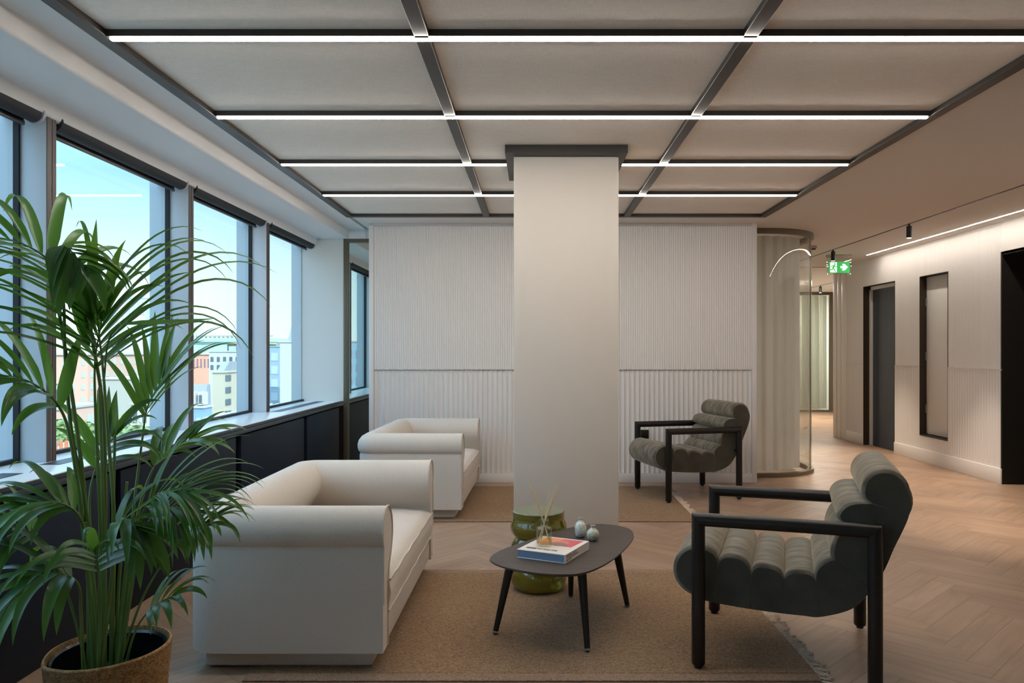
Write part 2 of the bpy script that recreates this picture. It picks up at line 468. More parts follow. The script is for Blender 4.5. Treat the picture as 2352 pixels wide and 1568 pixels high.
# fluted panels -------------------------------------------------------------
def flutes(mb, p0, u, nrm, length, z0, z1, pitch, depth, ns=8, mi=0):
    """scalloped strip starting at p0 (x,y), running along u, bulging to nrm; ridges at the joints"""
    cnt = max(1, round(length / pitch)); pw = length / cnt; pts = []
    for i in range(cnt):
        for k in range(ns):
            t = k / ns; pts.append((i * pw + t * pw, depth * (1 - math.sin(PI * t) ** .8)))
    pts.append((length, depth))
    lo = [(p0[0] + u[0] * a + nrm[0] * d, p0[1] + u[1] * a + nrm[1] * d, z0) for a, d in pts]
    hi = [(x, y, z1) for x, y, _ in lo]; n = len(pts)
    mb.add(lo + hi, [(i, i + 1, n + i + 1, n + i) for i in range(n - 1)], mi)
    bk = [(p0[0] + u[0] * a - nrm[0] * .004, p0[1] + u[1] * a - nrm[1] * .004) for a in (0, length)]
    for zz, row, base in ((z0, lo, 0), (z1, hi, 0)):
        mb.add(row + [(bk[1][0], bk[1][1], zz), (bk[0][0], bk[0][1], zz)], [list(range(n + 2))], mi)
    return mb

WX0, WX1, WY = -1.636, 2.195, 7.705
wb = sroot('wall_back', ((WX0 + WX1) / 2, WY, 0), 'white fluted feature wall behind the far sofa')
of = wb.location
box_obj('wall_core', (WX0, WX1, WY + .024, 8.03, 0, ZC + .02), 'white', wb, of)
mb = MB(); flutes(mb, (WX0 + .05, WY + .019), (1, 0), (0, -1), WX1 - WX0 - .10, .092, 1.115, .0486, .017, 8)
mb.build('wide_flutes', 'trimwhite', wb, of, smooth=False, recalc=False)
mb = MB(); flutes(mb, (WX0 + .05, WY - .002), (1, 0), (0, -1), WX1 - WX0 - .10, 1.117, 2.535, .0222, .0075, 6)
mb.build('narrow_flutes', 'trimwhite', wb, of, smooth=False, recalc=False)
box_obj('wall_edge_strip', (WX0, WX0 + .048, WY - .013, WY + .026, 0, ZC + .01), 'trimwhite', wb, of, bevel=.003)
box_obj('wall_edge_strip', (WX1 - .048, WX1, WY - .013, WY + .026, 0, ZC + .01), 'trimwhite', wb, of, bevel=.003)
box_obj('wall_head_strip', (WX0 + .048, WX1 - .048, WY - .013, WY + .026, 2.537, ZC + .01), 'trimwhite', wb, of)
struct(box_obj('baseboard_back', (WX0 + .048, WX1 - .048, WY - .010, WY + .026, 0, .09), 'trimwhite', bevel=.003), 'white baseboard under the fluted feature wall')

# window side: apron, ledge, bulkhead -----------------------------------------
XG, XI = -2.41, -2.275          # glass plane, inner nose of the fins
XB = -2.03                      # black panel face
YB0, YB1 = -3.2, 13.5
wl = sroot('wall_left', (-2.3, 3, 0), 'low black panelled apron wall under the windows'); of = wl.location
box_obj('wall_core', (-2.6, XB - .03, YB0, YB1, -.3, .74), 'panelgap', wl, of)
edges = [-3.2, -2.45, -.88, .69, 2.26, 3.775, 5.345, 6.91, 8.13, 8.48, 10.05, 11.6, 13.4]
for a, b in zip(edges[:-1], edges[1:]):
    if b - a < .5: continue
    box_obj('wall_panel', (XB - .035, XB, a + .047, b - .047, .0, .715), 'panel', wl, of, bevel=.003)
box_obj('wall_nosing', (-2.06, XB + .014, YB0, YB1, .728, .757), 'ledgeedge', wl, of, bevel=.003)
box_obj('wall_nosing', (-2.06, XB + .008, YB0, YB1, .757, .778), 'ledgeedge', wl, of, bevel=.002)
led = box_obj('sill', (-2.46, XB + .006, YB0, YB1, .74, .782), 'ledge', wl, of, bevel=.002)
for a, b in ((2.2, 3.3), (3.55, 4.65), (6.65, 8.02)):
    box_obj('vent_grille', (-2.255, -2.165, a, b, .7822, .7835), 'grille', wl, of)

prof = [(-1.75, ZC), (-1.75, 2.9), (-2.47, 2.9), (-2.47, 2.39), (-2.262, 2.39), (-2.262, 2.466), (-1.93, 2.466), (-1.93, 2.552), (-1.75, 2.556)]
def bulk(y0, y1, name, label):
    mb = MB(); bm = bmesh.new()
    vs = [bm.verts.new((x, y0, z)) for x, z in prof]; f = bm.faces.new(vs)
    r = bmesh.ops.extrude_face_region(bm, geom=[f]); 
    for e in r['geom']:
        if isinstance(e, bmesh.types.BMVert): e.co.y = y1
    ed = [e for e in bm.edges if abs(e.verts[0].co.x - e.verts[1].co.x) < 1e-6 and abs(e.verts[0].co.z - e.verts[1].co.z) < 1e-6 and -2.3 < e.verts[0].co.x < -1.8 and e.verts[0].co.z < 2.6]
    bmesh.ops.bevel(bm, geom=ed, offset=.018, segments=4, affect='EDGES', profile=.5)
    mb.bm(bm); bm.free()
    return struct(mb.build(name, 'bulk'), label)
bulk(YB0, 8.09, 'trim_80', 'stepped white bulkhead running above the windows')
mb = MB(); mb.box(-1.98, -1.75, 8.09, 8.13, 2.466, 2.9); mb.box(-2.47, -1.98, 8.09, 8.13, 2.466, 2.9)
struct(mb.build('trim_81', 'bulk', smooth=False), 'white return closing the end of the window bulkhead')
bulk(8.13, YB1, 'trim_82', 'window bulkhead continuing in the next room behind the glass')

# windows: fins and panes
fins = [-2.33, -.84, .65, 2.14, 3.63, 5.12, 6.61, 8.10, 9.59, 11.08, 12.57]
win_lab = {3.63: 'window bay behind the tall palm', 5.12: 'window bay looking onto the cream block with a pitched roof', 6.61: 'narrow-looking window bay beside the pale pier'}
for i, y in enumerate(fins):
    y1 = fins[i + 1] if i + 1 < len(fins) else YB1
    r = sroot('window_%d' % (i + 1), (XG, y, .782), win_lab.get(y)); of = r.location
    if abs(y - 8.10) > .01:
        mb = MB(); mb.box(XG - .005, XI, y, y + .072, .782, 2.45, bevel=.003); mb.build('window_fin', 'fin', r, of)
        mb = MB(); mb.box(XI - .004, XI + .004, y + .002, y + .031, .782, 2.45); mb.box(XI - .004, XI + .004, y + .041, y + .070, .782, 2.45)
        mb.build('window_fin_face', 'findark', r, of, smooth=False)
        box_obj('window_gasket', (XG - .012, XG + .014, y - .012, y + .084, .782, 2.45), 'gasket', r, of)
    box_obj('window_outer_fin', (XG - .115, XG - .014, y - .01, y + .075, .2, 3.0), 'fin', r, of)
    a, b = y + .084, y1 - .012
    if abs(y - 6.61) < .01: b = 8.12
    box_obj('window_pane', (XG - .012, XG, a - .05, b + .03, .78, 2.62), 'pane', r, of)
    mb = MB(); mb.box(XG - .02, XG + .012, a, b, .778, .80); mb.build('window_sill_bead', 'gasket', r, of, smooth=False)

# roller blinds
def blind(y0, y1, label):
    t = thing('roller_blind', label, 'roller blind', (-2.305, (y0 + y1) / 2, 2.388), group='roller blinds above the windows'); of = t.location
    mb = MB(); mb.tube([(-2.305, y0 + .035, 2.392), (-2.305, y1 - .035, 2.392)], .040, 20); mb.build('roller', 'blind', t, of)
    mb = MB(); mb.box(-2.349, -2.343, y0 + .045, y1 - .045, 2.352, 2.392); mb.build('cloth', 'blind', t, of)
    mb = MB(); mb.box(-2.354, -2.337, y0 + .045, y1 - .045, 2.335, 2.357, bevel=.004); mb.build('hem_bar', 'hem', t, of)
    for yy in (y0 + .018, y1 - .03):
        mb = MB(); n = 18; secs = []
        ring = [(.046, 0), (.046, .012), (.034, .012), (.034, 0)]
        for k in range(n + 1):
            a = 2 * PI * k / n
            secs.append([(-2.305 + r_ * math.cos(a), yy + h_, 2.394 + r_ * math.sin(a)) for r_, h_ in ring])
        mb.loft(secs, caps=False); mb.build('bracket', 'bracket' if yy > y0 + .1 else 'blind', t, of)
    return t
blind(2.21, 3.62, 'roller blind above the window at the edge of the view, before the palm')
blind(3.71, 5.11, 'charcoal roller blind above the window behind the palm')
blind(5.20, 6.60, 'charcoal roller blind over the window facing the cream block')
blind(6.69, 8.05, 'shortest-looking charcoal roller blind, beside the pale pier')
blind(9.67, 11.07, 'dark roller blind in the next room seen through the glass screen')

# pier and glass screen at the end of the window wall
struct(box_obj('wall_pier', (-2.5, -1.985, 8.10, 8.135, .782, 2.48), 'pier'), 'pale cream pier between the last window and the glass screen')
gs = sroot('partition_screen', (-1.8, 8.12, 0), 'bronze framed glass screen beside the fluted wall'); of = gs.location
box_obj('screen_post', (-1.985, -1.935, 8.09, 8.14, 0, 2.466), 'bronze', gs, of, bevel=.002)
box_obj('screen_post', (-1.64, -1.60, 8.09, 8.14, 0, 2.466), 'bronze', gs, of, bevel=.002)
box_obj('screen_header', (-1.935, -1.60, 8.09, 8.14, 2.428, 2.466), 'bronze', gs, of)
box_obj('screen_pane', (-1.935, -1.62, 8.11, 8.122, 0, 2.43), 'screen', gs, of)
struct(box_obj('wall_screen_head', (-1.985, -1.60, 8.095, 8.135, 2.466, ZC + .02), 'bulk'), 'white strip over the glass screen')
struct(box_obj('wall_return', (-1.64, -1.60, 7.72, 8.10, 0, ZC + .02), 'white'))

# room behind the fluted wall
struct(box_obj('wall_meeting_room', (-2.5, 3.1, 13.5, 13.6, -.3, 3.0), 'white'), 'white far wall of the meeting room')
struct(box_obj('wall_rear', (-2.5, 7.2, -3.3, -3.2, -.3, 3.0), 'white'), 'white wall behind the camera')
struct(box_obj('wall_outer', (7.2, 7.35, -3.3, 17.7, -.3, 3.0), 'white'), 'outer wall beyond the corridor')
struct(box_obj('wall_end', (-2.5, 7.3, 17.6, 17.75, -.3, 3.0), 'white'), 'end wall behind the far curtains')
struct(box_obj('wall_meeting_side', (-2.5, -2.4, 13.5, 17.7, -.3, 3.1), 'white'))

# curved glass partition
CGX, CGY, CGR = 2.40, 8.65, .63
def curve_path(off=0.0, n=18):
    r = CGR - off
    pts = [(2.10, CGY - r)] + [(CGX + r * math.sin(a), CGY - r * math.cos(a)) for a in [PI / 2 * k / n for k in range(n + 1)]] + [(CGX + r, 10.2), (CGX + r, 13.5)]
    return pts
def wall_along(mb, pts, half, z0, z1):
    n = len(pts); secs = []
    for i in range(n):
        a = Vector(pts[max(i - 1, 0)]); b = Vector(pts[min(i + 1, n - 1)]); t = (b - a).normalized(); nn = Vector((t.y, -t.x)); p = Vector(pts[i])
        q, r = p + nn * half, p - nn * half
        secs.append([(q.x, q.y, z0), (q.x, q.y, z1), (r.x, r.y, z1), (r.x, r.y, z0)])
    mb.loft(secs); return mb
cg = sroot('partition_curved', (CGX, CGY, 0), 'curved bronze tinted glass partition beside the fluted wall'); of = cg.location
wall_along(MB(), curve_path(), .030, 0, .042).build('partition_base_rail', 'bronze', cg, of)
wall_along(MB(), curve_path(), .030, 2.512, ZC + .005).build('partition_head_rail', 'bronze', cg, of)
P = curve_path(n=18)
def arc_pts(a0, a1, n): return [(CGX + CGR * math.sin(a), CGY - CGR * math.cos(a)) for a in [a0 + (a1 - a0) * k / n for k in range(n + 1)]]
wall_along(MB(), [(2.10, CGY - CGR)] + arc_pts(0, PI * .335, 16), .006, .042, 2.512).build('partition_pane', 'curved', cg, of)
wall_along(MB(), arc_pts(PI * .337, PI / 2, 9) + [(CGX + CGR, 9.3)], .006, .042, 2.512).build('partition_pane', 'curved', cg, of)
wall_along(MB(), [(CGX + CGR, 9.303), (CGX + CGR, 13.5)], .006, .042, 2.512).build('partition_pane', 'curved', cg, of)
for a in (PI * .336,):
    x, y = CGX + CGR * math.sin(a), CGY - CGR * math.cos(a)
    mb = MB(); mb.tube([(x, y, .042), (x, y, 2.512)], .004, 6); mb.build('partition_joint', 'bronze', cg, of)
# sheer curtain inside the curve
def curtain(name, pts, z0, z1, amp, pitch, label, group=None):
    dense = []; acc = 0.0
    for a, b in zip(pts[:-1], pts[1:]):
        a, b = Vector(a), Vector(b); L = (b - a).length; k = max(1, int(L / .012)); nn = Vector(((b - a).y, -(b - a).x)).normalized()
        for i in range(k):
            t = i / k; s_ = acc + L * t
            ph = 2 * PI * s_ / pitch + .9 * math.sin(s_ * 3.1)
            d = amp * (math.sin(ph) + .35 * math.sin(2.3 * ph + 1)); p = a.lerp(b, t) + nn * d; dense.append((p.x, p.y))
        acc += L
    n = len(dense); mb = MB()
    zs = [z0, (z0 + z1) / 2, z1]
    mb.add([(x, y, z) for z in zs for x, y in dense], [(j * n + i, j * n + i + 1, (j + 1) * n + i + 1, (j + 1) * n + i) for j in range(2) for i in range(n - 1)])
    c = Vector((*dense[n // 2], z0))
    o = mb.build(name, 'curtain', None, c, recalc=False, angle=180)
    return tag(o, label, 'curtain', group)
curtain('sheer_curtain', curve_path(.14), .05, 2.508, .022, .15, 'pale sheer curtain hanging inside the curved glass partition')

# corridor wall -----------------------------------------------------------------
XW = 4.56
wr = sroot('wall_right', (XW, 9.7, 0), 'long white corridor wall with fluted panelling'); of = wr.location
def wseg(y0, y1, z0, z1, nm='wall_segment'):
    box_obj(nm, (XW + .008, XW + .3, y0, y1, z0, z1), 'white', wr, of)
def wflute(y0, y1, z0, z1, pitch, depth):
    mb = MB(); flutes(mb, (XW + .008, y1), (0, -1), (-1, 0), y1 - y0, z0, z1, pitch, depth, 6)
    mb.build('wall_flutes', 'trimwhite', wr, of, smooth=False, recalc=False)
ZN0, ZN1, ZD1, SE = .305, 2.18, 2.19, 1.115
YN0, YN1, YD0, YD1, YE0, YE1 = 8.60, 9.23, 9.87, 10.81, 7.605, 11.85
wseg(YE0, YN0, 0, ZC + .02); wseg(YN0, YN1, 0, ZN0); wseg(YN0, YN1, ZN1, ZC + .02); wseg(YN1, YD0, 0, ZC + .02); wseg(YD0, YD1, ZD1, ZC + .02); wseg(YD1, YE1, 0, ZC + .02)
for a, b in ((YE0, YN0), (YN1, YD0), (YD1, YE1 - .45)):
    wflute(a, b, .15, SE, .05, .008)
    wflute(a, b, SE + .003, 2.53, .022, .0035)
    box_obj('wall_rail', (XW - .003, XW + .01, a, b, SE - .002, SE + .006), 'white', wr, of)
wflute(YN0, YN1, .15, ZN0, .05, .008); wflute(YN0, YN1, ZN1, 2.53, .022, .0035); wflute(YD0, YD1, ZD1, 2.53, .022, .0035)
for k in range(3):
    box_obj('wall_pilaster', (XW - .02 - .004 * k, XW + .02, YE1 - .45 + .15 * k, YE1 - .31 + .15 * k, 0, ZC + .01), 'trimwhite', wr, of, bevel=.006)
for a, b in ((YE0, YD0), (YD1, YE1 - .45)):
    struct(box_obj('baseboard_right', (XW - .012, XW + .01, a, b, 0, .15), 'trimwhite', bevel=.003), 'white baseboard of the corridor wall')
# dark tall alcove nearest the camera
mb = MB(); mb.box(XW, XW + 1.2, YE0 - .001, YE0 + .02, 0, 2.24); mb.box(XW + 1.2, XW + 1.25, 5.3, YE0 + .02, 0, 2.24); mb.box(XW, XW + 1.25, 5.3, YE0 + .02, 2.24, 2.27); mb.box(XW, XW + 1.25, 5.28, 5.3, 0, 2.24)
struct(mb.build('wall_alcove', 'blackbrown', smooth=False), 'black-brown lining of the tall opening in the corridor wall')
mb = MB(); mb.box(XW, XW + .3, 5.3, YE0, 2.245, ZC + .02); mb.box(XW, XW + .3, -3.2, 5.3, 0, ZC + .02)
struct(mb.build('wall_corridor_near', 'white', smooth=False), 'white corridor wall above and before the dark opening')
# service hatch
d2 = sroot('door_2', (XW, (YN0 + YN1) / 2, ZN0), 'tall white service hatch set into the corridor wall'); of = d2.location
mb = MB(); mb.box(XW - .002, XW + .1, YN1 - .004, YN1 + .0, ZN0, ZN1); mb.box(XW - .002, XW + .1, YN0, YN0 + .004, ZN0, ZN1)
mb.box(XW - .002, XW + .1, YN0, YN1, ZN1 - .005, ZN1); mb.box(XW - .002, XW + .1, YN0, YN1, ZN0, ZN0 + .012); mb.build('door_lining', 'jamb', d2, of, smooth=False)
box_obj('door_leaf', (XW + .078, XW + .11, YN0 + .008, YN1 - .006, ZN0 + .02, ZN1 - .01), 'white', d2, of, bevel=.002)
for z in (1.88, 1.24, .62):
    mb = MB(); mb.tube([(XW + .07, YN1 - .012, z - .05), (XW + .07, YN1 - .012, z + .05)], .008, 8); mb.build('hinge', 'steel', d2, of)
# navy door
d1 = sroot('door_1', (XW, (YD0 + YD1) / 2, 0), 'dark navy door deep in the corridor wall'); of = d1.location
mb = MB(); mb.box(XW - .002, XW + .08, YD1 - .005, YD1, 0, ZD1); mb.box(XW - .002, XW + .08, YD0, YD0 + .005, 0, ZD1); mb.box(XW - .002, XW + .08, YD0, YD1, ZD1 - .006, ZD1)
mb.build('door_lining', 'jamb', d1, of, smooth=False)
mb = MB(); mb.box(XW + .08, XW + .13, YD1 - .05, YD1, 0, ZD1); mb.box(XW + .08, XW + .13, YD0, YD1, ZD1 - .05, ZD1); mb.box(XW + .08, XW + .13, YD0, YD0 + .05, 0, ZD1)
mb.build('door_frame', 'trimwhite', d1, of, smooth=False)
box_obj('door_leaf', (XW + .11, XW + .155, YD0 + .05, YD1 - .05, .006, ZD1 - .05), 'darkdoor', d1, of)
box_obj('door_handle', (XW + .075, XW + .108, YD0 + .10, YD0 + .14, .55, 1.75), 'bronze', d1, of, bevel=.004)
box_obj('door_handle', (XW + .070, XW + .108, YD0 + .10, YD0 + .142, .95, 1.40), 'black', d1, of, bevel=.004)
struct(box_obj('wall_door_back', (XW + .16, XW + .3, YD0, YD1, 0, ZD1), 'blackbrown'))
struct(box_obj('wall_hatch_back', (XW + .12, XW + .3, YN0, YN1, ZN0, ZN1), 'blackbrown'))

# far end of the corridor: bronze glazed screen and curtains
fs = sroot('partition_far', (4.7, 16.7, 0), 'bronze framed glass screen at the far end of the corridor'); of = fs.location
box_obj('partition_post', (6.31, 6.42, 16.66, 16.72, 0, 2.56), 'bronze', fs, of); box_obj('partition_post', (3.0, 3.08, 16.66, 16.72, 0, 2.56), 'bronze', fs, of)
box_obj('partition_head_rail', (3.08, 6.31, 16.66, 16.72, 2.50, 2.57), 'bronze', fs, of); box_obj('partition_base_rail', (3.08, 6.31, 16.66, 16.72, 0, .04), 'bronze', fs, of)
box_obj('partition_pane', (3.08, 6.31, 16.68, 16.692, .04, 2.5), 'screen', fs, of)
struct(box_obj('wall_far_side', (6.42, 6.6, 11.9, 17.6, 0, ZC + .02), 'white'), 'white wall beside the far bronze screen')
curtain('sheer_curtain', [(3.1, 16.95), (6.35, 16.95)], .05, 2.5, .03, .2, 'cream sheer curtain behind the far bronze framed screen')
struct(box_obj('wall_far_partition', (2.4, 3.06, 13.55, 17.6, 0, ZC + .02), 'white'))

# recessed lines of light and tracks ---------------------------------------------
t = thing('wall_wash_light', 'long lit linear light recessed in the ceiling along the corridor wall', 'ceiling light', (4.37, 6.6, ZC)); of = t.location
box_obj('housing', (4.35, 4.392, 3.0, 10.26, ZC - .0015, ZC + .004), 'signhouse', t, of)
box_obj('diffuser', (4.362, 4.380, 3.01, 10.25, ZC - .003, ZC - .0012), 'wash', t, of)
t1 = box_obj('light_track', (3.705, 3.725, 1.0, 11.6, ZC - .003, ZC + .002), 'black', None, (3.715, 6.3, ZC))
tag(t1, 'thin black light track running along the corridor ceiling', 'light track')
t2 = box_obj('light_track', (3.06, 4.55, 11.72, 11.745, ZC - .004, ZC + .002), 'black', None, (3.8, 11.73, ZC))
tag(t2, 'black light track crossing the corridor ceiling behind the exit sign', 'light track')
t3 = box_obj('light_track', (5.49, 5.51, 12.6, 15.6, ZC - .003, ZC + .002), 'black', None, (5.5, 14.5, ZC))
tag(t3, 'short light track at the far end before the bronze screen', 'light track')
def spot(x, y, label, energy=100, proto=[None]):
    if proto[0] is None:
        t = thing('track_spotlight', label, 'spotlight', (x, y, ZC), group='black track spotlights'); proto[0] = t
        mb = MB(); mb.lathe([(.010, -.022), (.010, -.003)], seg=12); mb.build('stem', 'black', t)
        mb = MB(); mb.lathe([(.026, -.140), (.026, -.024), (.024, -.022)], seg=24); mb.build('barrel', 'black', t)
        mb = MB(); mb.lathe([(.021, -.1415), (.021, -.1395)], seg=20); mb.build('lens', 'lampglow', t)
    else:
        t = copy_tree(proto[0]); t.location = (x, y, ZC); t['label'] = label
    ld = bpy.data.lights.new('spot_beam', 'SPOT'); ld.energy = energy; ld.spot_size = math.radians(62); ld.spot_blend = .6; ld.color = (1, .84, .67); ld.shadow_soft_size = .02
    lo = bpy.data.objects.new('spot_beam', ld); COL.objects.link(lo); lo.location = (x, y, ZC - .145); lo.parent = None
    return t
spot(3.715, 7.73, 'black cylinder spotlight nearest the camera on the corridor track')
spot(3.715, 9.70, 'black cylinder spotlight hanging just in front of the exit sign')
spot(3.715, 5.76, 'black cylinder spotlight on the corridor track outside the view')
spot(5.50, 15.0, 'tiny black spotlight at the far end, before the bronze screen', 90)
ld = bpy.data.lights.new('meeting_room_fill', 'AREA'); ld.energy = 30; ld.size = 1.6; ld.color = (1, .94, .86)  # added fill light, brightens the curtain behind the curved glass
lo = bpy.data.objects.new('meeting_room_fill', ld); COL.objects.link(lo); lo.location = (1.6, 10.5, ZC - .02)
for x_, y_, e_ in ((4.9, 17.3, 40), (5.0, 14.2, 45)):  # added fill lights, unseen, brighten the far curtain and corridor end
    ld = bpy.data.lights.new('far_room_fill', 'AREA'); ld.energy = e_; ld.size = 1.0 if y_ < 16 else .5; ld.color = (1, .93, .82)
    lo = bpy.data.objects.new('far_room_fill', ld); COL.objects.link(lo); lo.location = (x_, y_, ZC - .02)

# ceiling sensor by the curved glass
t = thing('ceiling_sensor', 'small grey ceiling sensor beside the top of the curved glass', 'sensor', (3.33, 9.35, ZC)); of = t.location
box_obj('body', (3.29, 3.375, 9.31, 9.39, ZC - .035, ZC), 'signhouse', t, of, bevel=.006)
box_obj('lens', (3.30, 3.365, 9.32, 9.38, ZC - .048, ZC - .034), 'black', t, of, bevel=.006)

# exit sign -----------------------------------------------------------------------
EX, EY, EZ = 3.985, 10.2, 2.40
t = thing('exit_sign', 'green running man exit sign with a white arrow hanging from the corridor ceiling', 'exit sign', (EX, EY, ZC)); of = t.location
box_obj('housing', (EX - .165, EX + .165, EY - .02, EY + .02, ZC - .042, ZC + .004), 'signhouse', t, of, bevel=.004)
box_obj('blade', (EX - .163, EX + .163, EY - .003, EY + .003, EZ - .10, ZC - .042), 'acrylic', t, of)
box_obj('face', (EX - .138, EX + .135, EY - .006, EY - .0032, EZ - .078, EZ + .068), 'green', t, of)
mb = MB(); mb.box(EX - .119, EX - .032, EY - .0072, EY - .006, EZ - .070, EZ + .060); mb.build('doorway', 'signwhite', t, of, smooth=False)
def stroke(mb, pts, w, y0, y1):
    for a, b in zip(pts[:-1], pts[1:]):
        a, b = Vector(a), Vector(b); d = (b - a).normalized(); n = Vector((-d.y, d.x)) * w / 2; a2, b2 = a - d * w * .3, b + d * w * .3
        mb.prism([(a2 + n)[:], (b2 + n)[:], (b2 - n)[:], (a2 - n)[:]], y0, y1, axis='y')
mb = MB(); S = lambda a, b: (EX + a, EZ + b)
mb.prism([S(-.059 + .011 * math.cos(k * PI / 6), .038 + .011 * math.sin(k * PI / 6)) for k in range(12)], EY - .0084, EY - .0072, axis='y')
stroke(mb, [S(-.066, .018), S(-.083, -.012)], .021, EY - .0084, EY - .0072)
stroke(mb, [S(-.072, .020), S(-.094, .017), S(-.106, .002)], .009, EY - .0084, EY - .0072)
stroke(mb, [S(-.062, .018), S(-.050, .004), S(-.037, .000)], .009, EY - .0084, EY - .0072)
stroke(mb, [S(-.083, -.012), S(-.090, -.034), S(-.122, -.036)], .012, EY - .0084, EY - .0072)
stroke(mb, [S(-.080, -.012), S(-.066, -.032), S(-.052, -.062)], .012, EY - .0084, EY - .0072)
mb.build('running_figure', 'green', t, of, smooth=False)
arrow = [S(.015, -.017), S(.050, -.017), S(.032, -.046), S(.070, -.046), S(.112, -.002), S(.070, .040), S(.035, .040), S(.052, .012), S(.015, .012)]
mb = MB(); mb.prism(arrow, EY - .0074, EY - .006, axis='y'); mb.build('arrow', 'signwhite', t, of, smooth=False)
for x, z in ((-.158, .062), (-.158, .030), (.150, .060), (.156, .012), (-.152, -.090), (.146, -.090)):
    box_obj('lit_edge', (EX + x - .005, EX + x + .005, EY - .005, EY + .005, EZ + z - .005, EZ + z + .005), 'signedge', t, of)

# socket on the fluted wall
t = thing('wall_socket', 'black socket plate on the fluted wall behind the far armchair', 'socket', (1.085, WY - .01, .48)); of = t.location
box_obj('plate', (1.043, 1.127, WY - .014, WY + .006, .437, .523), 'socket', t, of, bevel=.003)
for x in (1.055, 1.115): MB().tube([(x, WY - .0155, .481), (x, WY - .013, .481)], .004, 8).build('screw', 'brass', t, of)

# ================================================================== FURNITURE
# sofa: built facing +x, origin at the near back corner on the floor (x to the front, y along the length)
SL, SD = 1.52, .81
def make_sofa(label, loc, rot):
    t = thing('sofa', label, 'sofa', loc, rot, 'cream two-seat sofas')
    prof = [(.0, .083), (.0, .28), (.0, .490), (.005, .512), (-.006, .522), (-.014, .545), (-.015, .575), (-.006, .607), (.016, .637), (.048, .656), (.085, .662), (.120, .655), (.155, .634), (.182, .603), (.196, .566), (.196, .528), (.184, .492), (.163, .460), (.138, .428), (.118, .398), (.106, .36), (.10, .30), (.10, .20), (.10, .083)]
    R = .13; PV = .2
    def sec_line(p, nrm, shift=None):   # straight section at outer point p
        return [(p[0] + nrm[0] * n_, p[1] + nrm[1] * n_, z) for n_, z in prof]
    def sec_corner(arc, piv):
        out = []
        for n_, z in prof:
            f = n_ / PV; out.append((arc[0] + (piv[0] - arc[0]) * f, arc[1] + (piv[1] - arc[1]) * f, z))
        return out
    def corner(cx, cy, sx, sy, a0, a1, n, piv):
        return [sec_corner((cx + R * math.cos(a), cy + R * math.sin(a)), piv) for a in [a0 + (a1 - a0) * k / n for k in range(n + 1)]]
    # near arm: outer side y=0, from front x=SD to back corner
    near = [sec_line((SD - .0, 0), (0, 1)), sec_line((SD - .01, -.0), (0, 1)), sec_line((SD - .3, 0), (0, 1)), sec_line((.35, 0), (0, 1))] + corner(R, R, 0, 0, -PI / 2, -3 * PI / 4, 5, (PV, PV))
    back = corner(R, R, 0, 0, -3 * PI / 4, -PI, 5, (PV, PV)) + [sec_line((0, .4), (1, 0)), sec_line((0, SL / 2), (1, 0)), sec_line((0, SL - .4), (1, 0))] + corner(R, SL - R, 0, 0, PI, 3 * PI / 4, 5, (PV, SL - PV))
    far = corner(R, SL - R, 0, 0, 3 * PI / 4, PI / 2, 5, (PV, SL - PV)) + [sec_line((.35, SL), (0, -1)), sec_line((SD - .3, SL), (0, -1)), sec_line((SD, SL), (0, -1))]
    for nm, ss, capx in (('armrest', near, SD), ('backrest', back, None), ('armrest', far, SD)):
        o = MB().loft(ss).build(nm, 'boucle', t, angle=50)
        if capx:
            sec = ss[0] if ss is near else ss[-1]
            mb = MB(); loop = [Vector(q) + Vector((.001, 0, 0)) for q in sec[1:]]
            mb.tube(loop, .0045, 6, up=(1, 0, 0)); mb.build('piping', 'piping', o)
    # seat base, cushion, plinth
    box_obj('seat_base', (.09, SD - .006, .09, SL - .09, .083, .215), 'boucle', t, bevel=.015, seg=3)
    bm = bmesh.new(); bmesh.ops.create_grid(bm, x_segments=24, y_segments=40, size=.5)
    x0, x1, y0, y1 = .12, SD + .006, .095, SL - .095
    top = {}
    for v in bm.verts:
        u, w_ = v.co.x * 2, v.co.y * 2
        x = (x0 + x1) / 2 + v.co.x * (x1 - x0); y = (y0 + y1) / 2 + v.co.y * (y1 - y0)
        ex = max(0, (abs(u) - .86) / .14); ey = max(0, (abs(w_) - .93) / .07)
        z = .375 + .035 * (1 - u * u) * (1 - w_ * w_ * .6) - .022 * min(1, math.hypot(ex, ey)) ** 2.2
        z += .004 * noise.noise((x * 5, y * 5, 0))
        v.co = Vector((x, y, z))
    ed = [e for e in bm.edges if e.is_boundary]
    r = bmesh.ops.extrude_edge_only(bm, edges=ed)
    vs = [g for g in r['geom'] if isinstance(g, bmesh.types.BMVert)]
    for v in vs:
        if v.co.x > x1 - .001: v.co.x += .009
        v.co.z = .30
    ed = [e for e in r['geom'] if isinstance(e, bmesh.types.BMEdge)]
    r = bmesh.ops.extrude_edge_only(bm, edges=ed)
    vs = [g for g in r['geom'] if isinstance(g, bmesh.types.BMVert)]
    for v in vs:
        if v.co.x > x1: v.co.x = x1 - .004
        v.co.z = .222
    mb = MB(); mb.bm(bm); bm.free(); cu = mb.build('seat_cushion', 'boucle', t, angle=70)
    for zz, dx in ((.354, .004), (.224, .0)):
        mb = MB(); mb.tube([(SD + .006 + dx, y0 + (y1 - y0) * k / 24, zz + .003 * math.sin(k * 1.3)) for k in range(25)], .005, 6); mb.build('piping', 'piping', cu)
    box_obj('plinth', (.07, SD - .055, .06, SL - .06, .008, .085), 'boucle', t, bevel=.012, seg=3)
    return t

